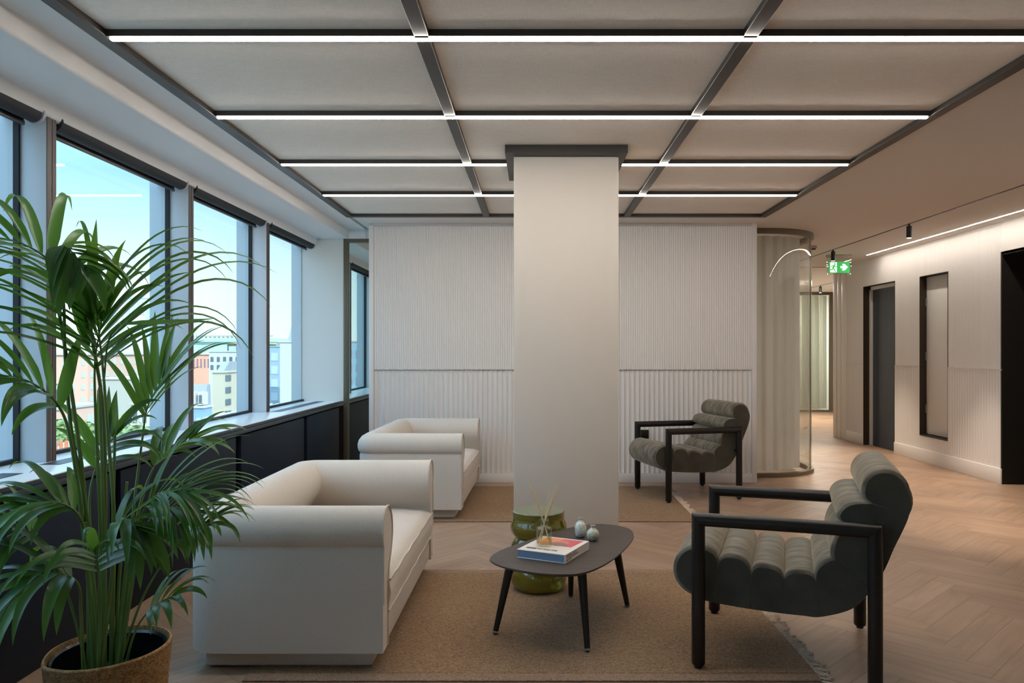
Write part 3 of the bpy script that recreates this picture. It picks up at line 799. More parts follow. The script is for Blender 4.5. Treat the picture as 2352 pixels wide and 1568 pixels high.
make_sofa('large cream upholstered sofa with rolled arms beside the palm, on the near rug', (-1.42, 3.135, 0), 0)
s2 = copy_tree([o for o in bpy.data.objects if o.name == 'sofa'][0])
s2.location = (-1.372, 5.985, 0); s2.rotation_euler = (0, 0, math.radians(-1.2))
s2['label'] = 'cream rolled-arm sofa at the far end against the fluted wall, behind the other sofa'

def catmull(pts, n):
    P = [Vector(p) for p in pts]; P = [P[0] * 2 - P[1]] + P + [P[-1] * 2 - P[-2]]; out = []
    m = len(P) - 3
    for i in range(m):
        for k in range(n):
            u = k / n; p0, p1, p2, p3 = P[i:i + 4]
            out.append(.5 * ((2 * p1) + (p2 - p0) * u + (2 * p0 - 5 * p1 + 4 * p2 - p3) * u * u + (3 * p1 - p0 - 3 * p2 + p3) * u ** 3))
    out.append(P[-2]); return out

# armchair: local s = front(-x) to back(+x), y lateral
def make_chair(label, loc, rot):
    t = thing('armchair', label, 'armchair', loc, rot, 'olive velvet armchairs with black wooden frames')
    r = .0275; S0, Yl, zc = .333, .35, .605
    for sy in (-1, 1):
        for sx in (-1, 1):
            mb = MB(); seg = 16; cx_, cy_ = sx * S0, sy * Yl
            ring = [(math.cos(2 * PI * k / seg), math.sin(2 * PI * k / seg)) for k in range(seg)]
            secs = [[(cx_ + .8 * r * a, cy_ + .8 * r * b, .0105) for a, b in ring], [(cx_ + r * a, cy_ + r * b, .018) for a, b in ring],
                    [(cx_ + r * a, cy_ + r * b, .3) for a, b in ring], [(cx_ + r * a, cy_ + r * b, zc + sx * r * a) for a, b in ring]]
            leg = mb.loft(secs).build('leg', 'darkwood', t)
            mb = MB(); mb.lathe([(.016, 0), (.016, .012)], (cx_, cy_, 0), 12); mb.build('glide', 'black', leg)
        mb = MB(); seg = 16; secs = []
        ring = [(math.cos(2 * PI * k / seg), math.sin(2 * PI * k / seg)) for k in range(seg)]
        secs = [[(-S0 - r * b, sy * Yl + r * a, zc + r * b) for a, b in ring], [(0, sy * Yl + r * a, zc + r * b) for a, b in ring], [(S0 + r * b, sy * Yl + r * a, zc + r * b) for a, b in ring]]
        mb.loft(secs).build('armrest', 'darkwood', t)
    for s_, z_ in ((-S0, .37), (S0 - .012, .42)):
        mb = MB(); mb.tube([(s_, -Yl, z_), (s_, Yl, z_)], .012, 10); mb.build('stretcher', 'darkwood', t)
    # channels
    nt_ = [(-.262, .398), (-.127, .388), (0, .376), (.119, .382), (.218, .452), (.262, .608), (.325, .700)]
    tips = [(-.197, .460), (-.063, .430), (.062, .419), (.150, .466), (.180, .535), (.205, .668)]
    outer = [(-.285, .255), (-.13, .241), (0, .236), (.14, .238), (.325, .362), (.405, .530), (.458, .662)]
    omid = [(-.2, .246), (-.065, .238), (.07, .2355), (.255, .282), (.372, .445), (.436, .60)]
    chain = catmull([(x, 0, z) for x, z in [(-.37, .282)] + [p for pr in zip(outer, omid) for p in pr] + [outer[6], (.464, .74)]], 6)
    polys = []
    c, R = (-.337, .380), .108
    a0 = math.atan2(nt_[0][1] - c[1], nt_[0][0] - c[0]); a1 = math.atan2(outer[0][1] - c[1], outer[0][0] - c[0]) + 2 * PI
    r0 = math.hypot(nt_[0][0] - c[0], nt_[0][1] - c[1]); r1 = math.hypot(outer[0][0] - c[0], outer[0][1] - c[1])
    pl = []
    for k in range(25):
        f = k / 24; a = a0 + (a1 - a0) * f
        rr = R if .12 < f < .88 else (r0 + (R - r0) * f / .12 if f <= .12 else r1 + (R - r1) * (1 - f) / .12)
        pl.append((c[0] + rr * math.cos(a), c[1] + rr * math.sin(a)))
    polys.append(pl)
    for i in range(6):
        A, B, T = Vector(nt_[i]), Vector(nt_[i + 1]), Vector(tips[i]); mid = (A + B) / 2; d = T - mid; h = (B - A) / 2
        pl = [outer[i + 1], omid[i], outer[i]] if True else None
        arc = []
        for k in range(15):
            a = PI - PI * k / 14
            ca, sa = math.cos(a), math.sin(a)
            ex = math.copysign(abs(ca) ** .8, ca); ey = sa ** .8
            arc.append(tuple(mid + h * ex + d * ey))
        # walk: outer i -> notch i -> bulge -> notch i+1 -> outer i+1 -> omid
        polys.append(arc + [(v.x, v.z) for v in reversed(chain[6 + 12 * i:19 + 12 * i])])
    c, R = (.375, .748), .088
    A = nt_[6]; O = outer[6]
    a0 = math.atan2(A[1] - c[1], A[0] - c[0]); a1 = math.atan2(O[1] - c[1], O[0] - c[0])
    if a0 < 0: a0 += 2 * PI
    r0 = math.hypot(A[0] - c[0], A[1] - c[1]); r1 = math.hypot(O[0] - c[0], O[1] - c[1])
    pl = []
    for k in range(25):
        f = k / 24; a = a0 + (a1 - a0) * f
        rr = R
        if f < .1: rr = r0 + (R - r0) * f / .1
        if f > .8: rr = r1 + (R - r1) * (1 - f) / .2
        pl.append((c[0] + rr * math.cos(a), c[1] + rr * math.sin(a)))
    polys.append(pl)
    HW = .30
    core = catmull([(x, 0, z) for x, z in [(-.39, .285)] + [p for pr in zip(outer, omid + [(.470, .72)]) for p in pr]], 5)
    inner = [(.40, .76), (.35, .70), (.29, .61), (.245, .46), (.13, .385), (0, .37), (-.127, .382), (-.262, .39), (-.36, .37)]
    ring = [(v.x * .985, v.z + .004) for v in core] + inner
    MB().loft([[(x, -HW + .006, z) for x, z in ring], [(x, HW - .006, z) for x, z in ring]]).build('cushion_shell', 'velvetside', t, angle=50)
    for i, pl in enumerate(polys):
        cxp = sum(p[0] for p in pl) / len(pl); czp = sum(p[1] for p in pl) / len(pl); secs = []
        for yy, ins in ((-HW, .016), (-HW + .003, .008), (-HW + .009, .002), (-HW + .018, 0), (0, -.003), (HW - .018, 0), (HW - .009, .002), (HW - .003, .008), (HW, .016)):
            sec = []
            for q_, (x, z) in enumerate(pl):
                wt = (.12 + .88 * math.sin(PI * q_ / 14) ** .6 if q_ < 15 else .12) if len(pl) != 25 else min(1, .12 + 6 * min(q_, 24 - q_) / 24)
                dx, dz = x - cxp, z - czp; L = math.hypot(dx, dz); k = (L - ins * wt) / L
                sec.append((cxp + dx * k, yy, czp + dz * k))
            secs.append(sec)
        mb = MB(); mb.loft(secs, caps=False)
        n = len(pl); mb.add(secs[0], [list(range(n))], 1); mb.add(secs[-1], [list(range(n))], 1)
        mb.build('seat_channel' if i < 5 else 'back_channel', ['velvet', 'velvetside'], t, angle=60)
    return t

chA = make_chair('olive velvet channelled armchair nearest the camera, at the fringed edge of the near rug', (1.095, 3.415, .008), math.radians(-18.2))
chB = copy_tree(chA); chB.location = (1.377, 7.065, .008); chB.rotation_euler = (0, 0, math.radians(14.5))
chB['label'] = 'olive velvet channelled armchair against the fluted wall, seen small at the back'

# rugs
def make_rug(label, loc, rot, L=2.28, D=1.55):
    t = thing('rug', label, 'rug', loc, rot, 'flat woven jute rugs'); h = .008
    MB().box(-L / 2, L / 2, .07, D - .07, 0.0005, h, bevel=.002, seg=1).build('field', 'rug', t)
    for a, b in ((0, .068), (D - .068, D)):
        MB().box(-L / 2, L / 2, a, b, 0.0005, h, bevel=.002, seg=1).build('border', 'rugborder', t)
    for sx in (1,):
        mb = MB(); rnd = random.Random(3 + sx)
        for k in range(430):
            y = rnd.uniform(.004, D - .004); L0_ = rnd.uniform(.035, .085); x = sx * (L / 2 - .006); yy = y; z = .0045
            pts = [(x, yy, z)]; a = rnd.uniform(-.9, .9)
            for q in range(5):
                a += rnd.uniform(-.8, .8); a = max(-1.3, min(1.3, a)); x += sx * math.cos(a) * L0_ / 5; yy += math.sin(a) * L0_ / 5
                z = rnd.uniform(.0032, .0046); pts.append((x, yy, z))
            mb.tube(pts, rnd.uniform(.0020, .0032), 4, caps=False)
        o = mb.build('fringe', 'fringe', t, recalc=False); o['kind'] = 'stuff'; o['label'] = 'curly pale jute fringe'
    return t
r1 = make_rug('brown woven jute rug under the coffee table and near sofa', (-.01, 3.06, 0), 0)
r2 = copy_tree(r1); r2.location = (.10, 5.925, 0); r2['label'] = 'brown woven jute rug under the far sofa and far armchair, behind the column'

# coffee table
def spline(pts, n=10):
    out = []; m = len(pts)
    for i in range(m):
        p0, p1, p2, p3 = [Vector(pts[(i + k) % m]) for k in (-1, 0, 1, 2)]
        for k in range(n):
            u = k / n; out.append(tuple(.5 * ((2 * p1) + (p2 - p0) * u + (2 * p0 - 5 * p1 + 4 * p2 - p3) * u * u + (3 * p1 - p0 - 3 * p2 + p3) * u ** 3)))
    return out
TZ = .36
tb = thing('coffee_table', 'low dark oak coffee table with a rounded triangular top on the near rug', 'coffee table', (.136, 3.73, .008)); of = tb.location
outl = [(-.211, 3.640), (-.143, 3.515), (-.015, 3.425), (.117, 3.391), (.224, 3.425), (.346, 3.60), (.458, 3.867), (.522, 4.10), (.515, 4.27), (.430, 4.36), (.322, 4.375), (.20, 4.29), (.098, 4.194), (-.062, 3.960), (-.168, 3.80)]
outl = [(x * .969, y * .969) for x, y in outl]
ol = spline(outl, 6)
cxp, cyp = .136, 3.73
def inset(pl, d): return [(cxp + (x - cxp) * (1 - d / math.hypot(x - cxp, y - cyp)), cyp + (y - cyp) * (1 - d / math.hypot(x - cxp, y - cyp))) for x, y in pl]
secs = [[(x, y, z) for x, y in inset(ol, d)] for d, z in ((.03, TZ - .02), (.006, TZ - .011), (.0, TZ - .006), (.001, TZ - .001), (.004, TZ))]
MB().loft(secs).build('tabletop', 'tablewood', tb, of, angle=25)
for (bx, by), (tx, ty) in (((-.18, 3.562), (-.105, 3.60)), ((.2276, 3.352), (.206, 3.42)), ((.469, 3.94), (.400, 3.88)), ((.19, 4.095), (.187, 4.0))):
    b, tp = Vector((bx, by, .012)), Vector((tx, ty, TZ - .012)); d = (tp - b)
    leg = MB().tube([b + d * .03, b + d * .3, b + d * .7, tp], [.0125, .015, .019, .0215], 16).build('leg', 'darkwood', tb, of)
    mb = MB(); mb.tube([b + d * .004, b + d * .018], [.0138, .0138], 14); mb.build('foot_ring', 'steel', leg, of)
    mb = MB(); mb.tube([(bx, by, .0085), (bx, by, .014)], [.009, .010], 12); mb.build('glide', 'black', leg, of)

# olive glass side table
sx_, sy_ = .022, 4.255
gt = thing('side_table', 'olive green glass drum side table with bulging rings behind the coffee table', 'side table', (sx_, sy_, .008))
prof = [(.105, .0), (.128, .006), (.146, .028), (.1535, .060), (.150, .095), (.134, .125), (.124, .139), (.132, .155), (.149, .183), (.1545, .212), (.149, .243), (.134, .268), (.127, .279), (.136, .291), (.151, .312), (.155, .336), (.150, .358), (.143, .372), (.1405, .385), (.1405, .416)]
MB().lathe(prof + [(.137, .416)], seg=64, cap=False).build('body', 'olive', gt, angle=60)
MB().lathe([(.1405, .4165), (.1415, .421), (.138, .425), (.0005, .425)], seg=64, cap=False).build('glass_top', 'olivetop', gt)
MB().lathe([(.0, .416), (.138, .4155)], seg=64, cap=False).build('rim', 'olive', gt)
MB().lathe([(.0, .002), (.107, .002)], seg=48, cap=False).build('base', 'olive', gt)

# book: local x = along the right-hand spine edge, y = along the short edge
BA = math.radians(64.0)
bk = thing('book', 'thick white art book with a red and orange cover lying on the coffee table', 'book', (.135, 3.443, TZ), BA)
bl, bw, bh = .283, .239, .039
box_obj('cover', (0, bl, 0, bw, bh - .004, bh), 'cover', bk, bevel=.0008, seg=1)
box_obj('back_cover', (0, bl, 0, bw, 0, .004), 'coverwhite', bk, bevel=.0008, seg=1)
box_obj('spine', (0, bl, 0, .005, .0042, bh - .0042), 'cover', bk)
box_obj('page_block', (.0015, bl - .002, .0052, bw - .003, .0042, bh - .0042), 'pages', bk)
e_ = box_obj('cover_border', (0.0, .007, 0, bw, bh - .0002, bh + .0003), 'coverwhite', bk)
zt = bh + .0002
def plate(name, poly, m, z1): MB().prism(poly, bh, z1, 0).build(name, m, bk, smooth=False)
pic = [(.135, .030), (.267, .022), (.267, .210), (.135, .210)]
plate('cover_picture', pic, 'pink', bh + .0004)
plate('cover_picture', [(.135, .160), (.267, .115), (.267, .210), (.135, .210)], 'orange', bh + .0006)
plate('cover_picture', [(.180 + .050 * math.cos(k * PI / 12), .105 + .040 * math.sin(k * PI / 12)) for k in range(24)], 'salmon', bh + .0008)
plate('cover_picture', [(.165 + .030 * math.cos(k * PI / 12), .105 + .042 * math.sin(k * PI / 12)) for k in range(24)], 'grey', bh + .001)
mb = MB(); rnd = random.Random(5)
mb.box(.040, .058, .165, .215, bh, bh + .0004)
y = .160
while y > .060:
    w_ = rnd.uniform(.004, .010); mb.box(.040 + rnd.uniform(0, .004), .058 - rnd.uniform(0, .004), y - w_, y, bh, bh + .0004); y -= w_ + .003
mb.build('cover_lettering', 'ink', bk, smooth=False)
mb = MB()
for zz, xa, xb in ((.028, .016, .13), (.018, .016, .15), (.009, .016, .07)):
    x = xa
    while x < xb:
        w_ = rnd.uniform(.003, .008); mb.box(x, x + w_ * .45, -.0005, .0002, zz - .003, zz + .004); mb.box(x, x + w_, -.0005, .0002, zz + (.0025 if rnd.random() < .5 else -.0025), zz + .0035); x += w_ + .004
mb.build('spine_lettering', 'ink', bk, smooth=False)

# reed diffuser on the book
df = thing('reed_diffuser', 'clear glass reed diffuser bottle with rattan sticks standing on the book', 'reed diffuser', (.0436, 3.61, TZ + bh + .0012))
outp = [(.012, 0), (.034, .001), (.0365, .004), (.0365, .075), (.034, .083), (.020, .088), (.0155, .092), (.0150, .112), (.0205, .114), (.0205, .120), (.0150, .121)]
inp = [(.0125, .120), (.0125, .092), (.017, .086), (.031, .080), (.0335, .074), (.0335, .010), (.010, .008)]
MB().lathe(outp + inp, seg=40, cap=True).build('bottle', 'clearglass', df, angle=40)
MB().lathe([(.0005, .0095), (.0325, .0105), (.0325, .036), (.0005, .036)], seg=32, cap=False).build('scented_oil', 'oil', df)
rd = [(-.072, .0), (-.066, .012), (-.058, -.012), (-.050, .01), (.052, .015), (.058, -.008), (.066, .004), (.076, .0), (.030, .02)]
for i, (dx, dy) in enumerate(rd):
    top = Vector((dx, dy, .285 - .01 * (i % 3))); hole = Vector((dx * .08, dy * .1, .115)); bot = hole - (top - hole) * .62
    r_ = math.hypot(bot.x, bot.y)
    if r_ > .03: bot.x *= .03 / r_; bot.y *= .03 / r_
    bot.z = .014
    MB().tube([bot, hole, top], .0019, 6).build('reed', 'reed', df)

# two bud vases
v1 = thing('bud_vase', 'taller oval mottled glass bud vase at the back of the coffee table', 'vase', (.2326, 3.944, TZ), group='mottled glass bud vases')
MB().lathe([(.012, 0), (.020, .001), (.027, .010), (.0305, .030), (.0305, .048), (.026, .066), (.017, .076), (.0105, .081), (.0095, .090), (.012, .095), (.010, .0955), (.0075, .085)], seg=40).build('body', 'mottled', v1, angle=60)
MB().lathe([(.0095, .090), (.0125, .0945), (.0125, .0965), (.009, .0965)], seg=28, cap=False).build('lip', 'bracket', v1)
v2 = thing('bud_vase', 'shorter round mottled amber glass bud vase next to the book', 'vase', (.289, 3.872, TZ), group='mottled glass bud vases')
MB().lathe([(.010, 0), (.018, .001), (.027, .010), (.032, .026), (.031, .040), (.024, .052), (.014, .059), (.0105, .062), (.010, .070), (.0115, .074), (.0095, .0745), (.0075, .066)], seg=40).build('body', 'mottled2', v2, angle=60)
MB().lathe([(.010, .070), (.012, .0735), (.012, .0755), (.009, .0755)], seg=28, cap=False).build('lip', 'bracket', v2)

# ================================================================== PALM
PX, PY = -1.42, 2.60
pp = thing('potted_palm', 'tall kentia palm in a woven basket beside the near sofa', 'potted plant', (PX, PY, 0)); of = pp.location
def basket(mb, prof, mi=0, seg=56, wob=.0):
    vs = []; n = len(prof)
    for r, z in prof:
        for k in range(seg):
            a = 2 * PI * k / seg; rr = r * (1 + wob * math.cos(2 * a + .6)); zz = z
            if z > .2: zz += .010 * math.cos(a - .6) - .010 * math.exp(-((a - 3.75) / .35) ** 2)
            vs.append((PX + rr * math.cos(a), PY + rr * math.sin(a), zz))
    fs = [(i * seg + k, i * seg + (k + 1) % seg, (i + 1) * seg + (k + 1) % seg, (i + 1) * seg + k) for i in range(n - 1) for k in range(seg)]
    mb.add(vs, fs, mi); return mb
bp_ = [(.0, .004), (.155, .004)]
for k in range(23):
    z = .006 + k * .0135; base = .160 + .030 * (z / .31)
    bp_ += [(base - .002, z), (base + .0035, z + .0067)]
bp_ += [(.190, .314), (.183, .316), (.180, .306), (.178, .02)]
basket(MB(), bp_, wob=.012).build('basket', 'basket', pp, of, angle=80, recalc=False)
basket(MB(), [(.176, .300), (.172, .304), (.165, .296), (.160, .06)], wob=.012).build('liner', 'liner', pp, of, recalc=False)
mb = MB(); mb.lathe([(.0, .215), (.08, .222), (.163, .21)], (PX, PY, 0), 32, cap=False); mb.build('soil', 'soil', pp, of)

def leaflet(mb, base, d, n0, L, W, droop, tone, rnd, seg=15):
    """one blade: starts at base along d, blade normal n0, bends down under its weight"""
    d = d.normalized(); p = base.copy(); cur = d.copy(); nn = n0.copy(); vs = []
    for k in range(seg + 1):
        t = k / seg
        wv = W * (min(1, (t + .03) / .22) ** .7) * (1 - max(0, (t - .35) / .65) ** 1.7) * .5 + .0003
        side = cur.cross(nn)
        if side.length < 1e-4: side = Vector((1, 0, 0))
        side.normalize(); nn = side.cross(cur).normalized()
        fold = nn * wv * .35
        vs += [p - side * wv + fold, p, p + side * wv + fold]
        cur = (cur + Vector((0, 0, -1)) * droop * (.10 + 1.5 * t * t) / seg * 4.0).normalized(); p = p + cur * L / seg
    fs = []
    for k in range(seg):
        a = k * 3; fs += [(a, a + 1, a + 4, a + 3), (a + 1, a + 2, a + 5, a + 4)]
    mb.add(vs, fs, 1, tone)

def frond(pts, t0, count, L, W, droop, hint, spread=1.0, seed=1, r0=.0075, tone=.3, fan=.55, lift=.15, tip=True, blade=.5):
    rnd = random.Random(seed); mb = MB(); c = catmull(pts, 8); n = len(c)
    mb.tube(c, [r0 * (1 - .8 * (i / (n - 1)) ** 1.2) for i in range(n)], 7, 0, tone=.4)
    hint = Vector(hint)
    i0 = int(t0 * (n - 1))
    for j in range(count):
        f = j / max(1, count - 1); idx = i0 + f * (n - 1 - i0); i = min(int(idx), n - 2); p = c[i].lerp(c[i + 1], idx - i)
        T = (c[i + 1] - c[i]).normalized(); N = (hint - T * hint.dot(T)).normalized(); S = T.cross(N)
        for sgn in (-1, 1):
            k = spread * (1 - fan * f)
            d = T * (1 - k * .40) + S * sgn * k + N * lift + Vector((rnd.uniform(-.1, .1), rnd.uniform(-.1, .1), rnd.uniform(-.08, .1)))
            ll = L * (.72 + .5 * math.sin(PI * min(1, .2 + f * .75))) * rnd.uniform(.85, 1.1) * .85
            leaflet(mb, p, d, N * blade + Vector((0, 0, 1)), ll, W * rnd.uniform(.8, 1.15), droop * rnd.uniform(.7, 1.3), min(.99, max(.01, tone + rnd.uniform(-.22, .25))), rnd)
    if tip:
        T = (c[-1] - c[-2]).normalized(); leaflet(mb, c[-1], T, (hint - T * hint.dot(T)).normalized(), L * .8, W, droop, tone, rnd)
    return mb.build('frond', ['stem', 'leaf'], pp, of, angle=60, recalc=False)

CAM = (.35, -.85, .45)
# crown: arching frond to the window side, main frond facing the room
frond([(-1.486, 2.6, .22), (-1.493, 2.6, .728), (-1.532, 2.58, 1.02), (-1.542, 2.56, 1.28), (-1.525, 2.52, 1.47), (-1.55, 2.5, 1.58), (-1.62, 2.46, 1.64), (-1.71, 2.42, 1.66)], .60, 10, .42, .034, 1.0, (.6, -.3, .7), .95, 1, tone=.5, fan=.45)
frond([(-1.402, 2.58, .22), (-1.382, 2.56, .737), (-1.396, 2.55, 1.024), (-1.416, 2.56, 1.22), (-1.44, 2.58, 1.34), (-1.475, 2.62, 1.46)], .66, 12, .60, .019, .85, CAM, .95, 3, tone=.3, fan=.35, lift=.35)
frond([(-1.468, 2.62, .22), (-1.5, 2.6, .655), (-1.514, 2.55, .985), (-1.525, 2.5, 1.12), (-1.56, 2.42, 1.20), (-1.62, 2.36, 1.23)], .62, 7, .34, .046, .65, (.2, -.5, .8), .8, 4, tone=.22, fan=.5)
frond([(-1.455, 2.6, .22), (-1.46, 2.62, .70), (-1.475, 2.62, 1.06), (-1.478, 2.62, 1.26), (-1.455, 2.62, 1.40)], .74, 6, .36, .036, .55, (.5, -.7, .4), .7, 19, tone=.35, lift=.1)
frond([(-1.475, 2.6, .22), (-1.50, 2.6, .80), (-1.535, 2.57, 1.22), (-1.56, 2.54, 1.50), (-1.535, 2.50, 1.62), (-1.48, 2.47, 1.625), (-1.42, 2.45, 1.57)], .74, 6, .22, .046, .8, (.2, -.5, .8), .8, 21, tone=.3, fan=.2, lift=-.1)
# middle of the clump, room side
frond([(-1.416, 2.66, .22), (-1.382, 2.68, .635), (-1.347, 2.7, .83), (-1.30, 2.72, .93), (-1.22, 2.75, .98)], .66, 6, .26, .040, .5, (-.3, -.5, .8), .8, 5, tone=.45)
frond([(-1.365, 2.55, .22), (-1.282, 2.5, .62), (-1.251, 2.48, .77), (-1.185, 2.46, .85), (-1.09, 2.44, .86)], .62, 11, .30, .017, .65, (-.1, -.5, .85), .85, 6, tone=.3)
frond([(-1.388, 2.60, .22), (-1.33, 2.58, .56), (-1.27, 2.55, .73), (-1.19, 2.53, .79), (-1.10, 2.5, .79)], .62, 10, .28, .016, .7, (-.1, -.5, .85), .85, 61, tone=.35, r0=.006)
frond([(-1.388, 2.58, .22), (-1.279, 2.55, .50), (-1.162, 2.52, .665), (-1.10, 2.5, .72), (-1.05, 2.48, .74)], .72, 7, .20, .024, .75, (-.1, -.4, .9), .85, 7, tone=.25, r0=.0045)
frond([(-1.351, 2.55, .22), (-1.282, 2.5, .40), (-1.208, 2.47, .49), (-1.14, 2.45, .53)], .66, 5, .18, .026, .7, (-.2, -.5, .8), .85, 8, tone=.12, r0=.0045)
frond([(-1.42, 2.66, .22), (-1.405, 2.72, .70), (-1.40, 2.78, .98), (-1.39, 2.80, 1.10), (-1.355, 2.84, 1.20)], .66, 7, .36, .028, .4, (-.2, -.8, .5), .6, 13, tone=.4, r0=.006)
frond([(-1.40, 2.5, .22), (-1.335, 2.46, .58), (-1.31, 2.43, .72), (-1.27, 2.41, .78), (-1.22, 2.39, .76)], .62, 6, .26, .038, 1.0, (-.1, -.4, .9), .85, 16, tone=.25)
# middle and low, window side
frond([(-1.486, 2.6, .22), (-1.536, 2.55, .53), (-1.577, 2.48, .70), (-1.62, 2.42, .76)], .74, 5, .24, .026, .8, (.2, -.5, .85), .85, 9, tone=.25, r0=.005)
frond([(-1.445, 2.5, .22), (-1.42, 2.44, .47), (-1.405, 2.40, .58), (-1.43, 2.35, .63), (-1.47, 2.31, .63)], .64, 6, .30, .036, 1.1, (.1, -.5, .85), .95, 10, tone=.3, r0=.006)
frond([(-1.442, 2.56, .22), (-1.436, 2.5, .62), (-1.433, 2.46, .77), (-1.48, 2.42, .83), (-1.55, 2.38, .83)], .62, 7, .27, .034, .85, (.2, -.4, .9), .9, 11, tone=.32)
frond([(-1.40, 2.5, .22), (-1.36, 2.44, .52), (-1.345, 2.40, .63), (-1.33, 2.36, .69)], .66, 5, .30, .030, 1.0, CAM, .85, 12, tone=.22, r0=.006)
frond([(-1.47, 2.64, .22), (-1.51, 2.66, .60), (-1.53, 2.68, .80), (-1.51, 2.70, .92), (-1.47, 2.72, 1.0)], .70, 5, .26, .032, .7, (.3, -.6, .7), .8, 15, tone=.2, r0=.006)
# bare young canes in the clump
mb = MB(); rnd = random.Random(4)
cane = [(-1.435, 2.57, 1.18), (-1.40, 2.60, 1.02), (-1.37, 2.62, .86), (-1.455, 2.59, .95), (-1.33, 2.56, .70), (-1.47, 2.55, .74)]
for k, (x, y, z) in enumerate(cane):
    m_ = MB(); m_.tube(catmull([(PX + (x - PX) * .4, PY + (y - PY) * .5, .2), ((x + PX) / 2, (y + PY) / 2, z * .55), (x, y, z)], 6), [.0075 - .003 * q / 12 for q in range(13)], 7, tone=.4)
    m_.build('cane', 'stem', pp, of)
# unopened spear leaf with pleated young blades
mb = MB(); rnd = random.Random(2)
mb.tube(catmull([(-1.446, 2.62, .22), (-1.457, 2.64, 1.014), (-1.49, 2.62, 1.36)], 8), [.006] * 17, 7, 0, tone=.4)
leaflet(mb, Vector((-1.493, 2.60, 1.36)), Vector((.10, -.03, 1)), Vector((.4, -.85, .1)), .38, .040, -.02, .9, rnd)
for k, (dx, dz, L_, tn_) in enumerate(((-.12, .95, .30, .5), (-.22, .9, .27, .65))):
    leaflet(mb, Vector((-1.495, 2.61, 1.32)), Vector((dx, -.05, dz)), Vector((.6, -.7, .2)), L_, .042, .25, tn_, rnd)
mb.build('spear_leaf', ['stem', 'leaf'], pp, of, angle=60, recalc=False)
lf = MB()
leaflet(lf, Vector((-1.33, 2.50, 1.385)), Vector((.9, -.1, .02)), Vector((0, -.5, .85)), .33, .030, -.05, .85, rnd)
lf.tube(catmull([(-1.42, 2.57, 1.20), (-1.39, 2.54, 1.33), (-1.33, 2.50, 1.388)], 5), .003, 6, 0, tone=.4)
lf.build('frond', ['stem', 'leaf'], pp, of, angle=60, recalc=False)

# ================================================================== CITY OUTSIDE
GZ = -26.0
g = MB().box(-2500, 600, -400, 2600, GZ - 1, GZ).build('ground_outside', 'asphalt', smooth=False); struct(g, 'city ground far below the windows')
EXT = {'cream': mat('cream_stone', 'b9b09a', .9), 'white': mat('white_render', 'bdbdb9', .9), 'blue': mat('blue_glass_cladding', '6d93b5', .25, col2='87abc6', nscale=(.3, .3, .15)),
       'bluegrey': mat('blue_grey_cladding', '8ba3b5', .6), 'green': mat('green_glass_cladding', '9cc4bb', .2, col2='b3d3cb', nscale=(.2, .2, .02)), 'orange': mat('orange_brick', 'd6a288', .9),
       'brick': mat('terracotta_brick', 'c9a592', .9), 'slate': mat('slate_roof', '8d949a', .8), 'stone': mat('grey_roof_stone', 'a8a69c', .9), 'paleblue': mat('hazed_tower_glass', 'b4cad8', .3, col2='c3d6df', nscale=(.05, .05, .3)),  # tower glass is paled to carry distance haze in its colour
       'tower': mat('hazed_tower_concrete', 'ccd3d6', .8), 'win': mat('dark_window_glass', '4d5b62', .2), 'winpurple': mat('plum_window', '8a6877', .4), 'winpale': mat('pale_window_glass', 'a9bcc6', .25),  # tower concrete likewise has the haze put into its base colour
       'brownroof': mat('brown_roof', '8b7f70', .9), 'pot': mat('chimney_pot', 'c46f48', .9), 'dark': mat('dark_roof_plant', '4b5450', .8), 'rail': mat('roof_rail', 'b9c1bd', .5), 'yellow': mat('yellow_parapet', 'c9c27a', .8), 'orangewin': mat('ochre_balcony', 'c98d5a', .8)}

def building(name, label, x0, x1, y, dp, zt, wall, roof=None, rows=None, win='win', side_rows=None, group=None, cat='building'):
    """rows/side_rows: (z_top, z_bottom of the rows, count rows, list of (u0,u1) fractions, height fraction)"""
    t = thing(name, label, cat, ((x0 + x1) / 2, y + dp / 2, GZ), group=group); of = t.location
    MB().box(x0, x1, y, y + dp, GZ, zt).build('wall', EXT[wall], t, of, smooth=False)
    rb = max(.15, (x1 - x0) * .03)
    MB().box(x0 - rb, x1 + rb, y - rb, y + dp + rb, zt, zt + rb * 1.2).build('roof', EXT[roof or wall], t, of, smooth=False)
    if rows:
        za, zb, nr, us, hf = rows; st = (za - zb) / nr
        for i in range(nr):
            for u0, u1 in us:
                z1 = za - i * st; MB().box(x0 + (x1 - x0) * u0, x0 + (x1 - x0) * u1, y - .08, y + .05, z1 - st * hf, z1).build('window', EXT[win], t, of, smooth=False)
    if side_rows:
        za, zb, nr, us, hf, wm = side_rows; st = (za - zb) / nr
        for i in range(nr):
            for u0, u1 in us:
                z1 = za - i * st; MB().box(x1 - .05, x1 + .08, y + dp * u0, y + dp * u1, z1 - st * hf, z1).build('window', EXT[wm], t, of, smooth=False)
    return t
ev = lambda n, m=.4: [((k + (1 - m) / 2) / n, (k + (1 + m) / 2) / n) for k in range(n)]

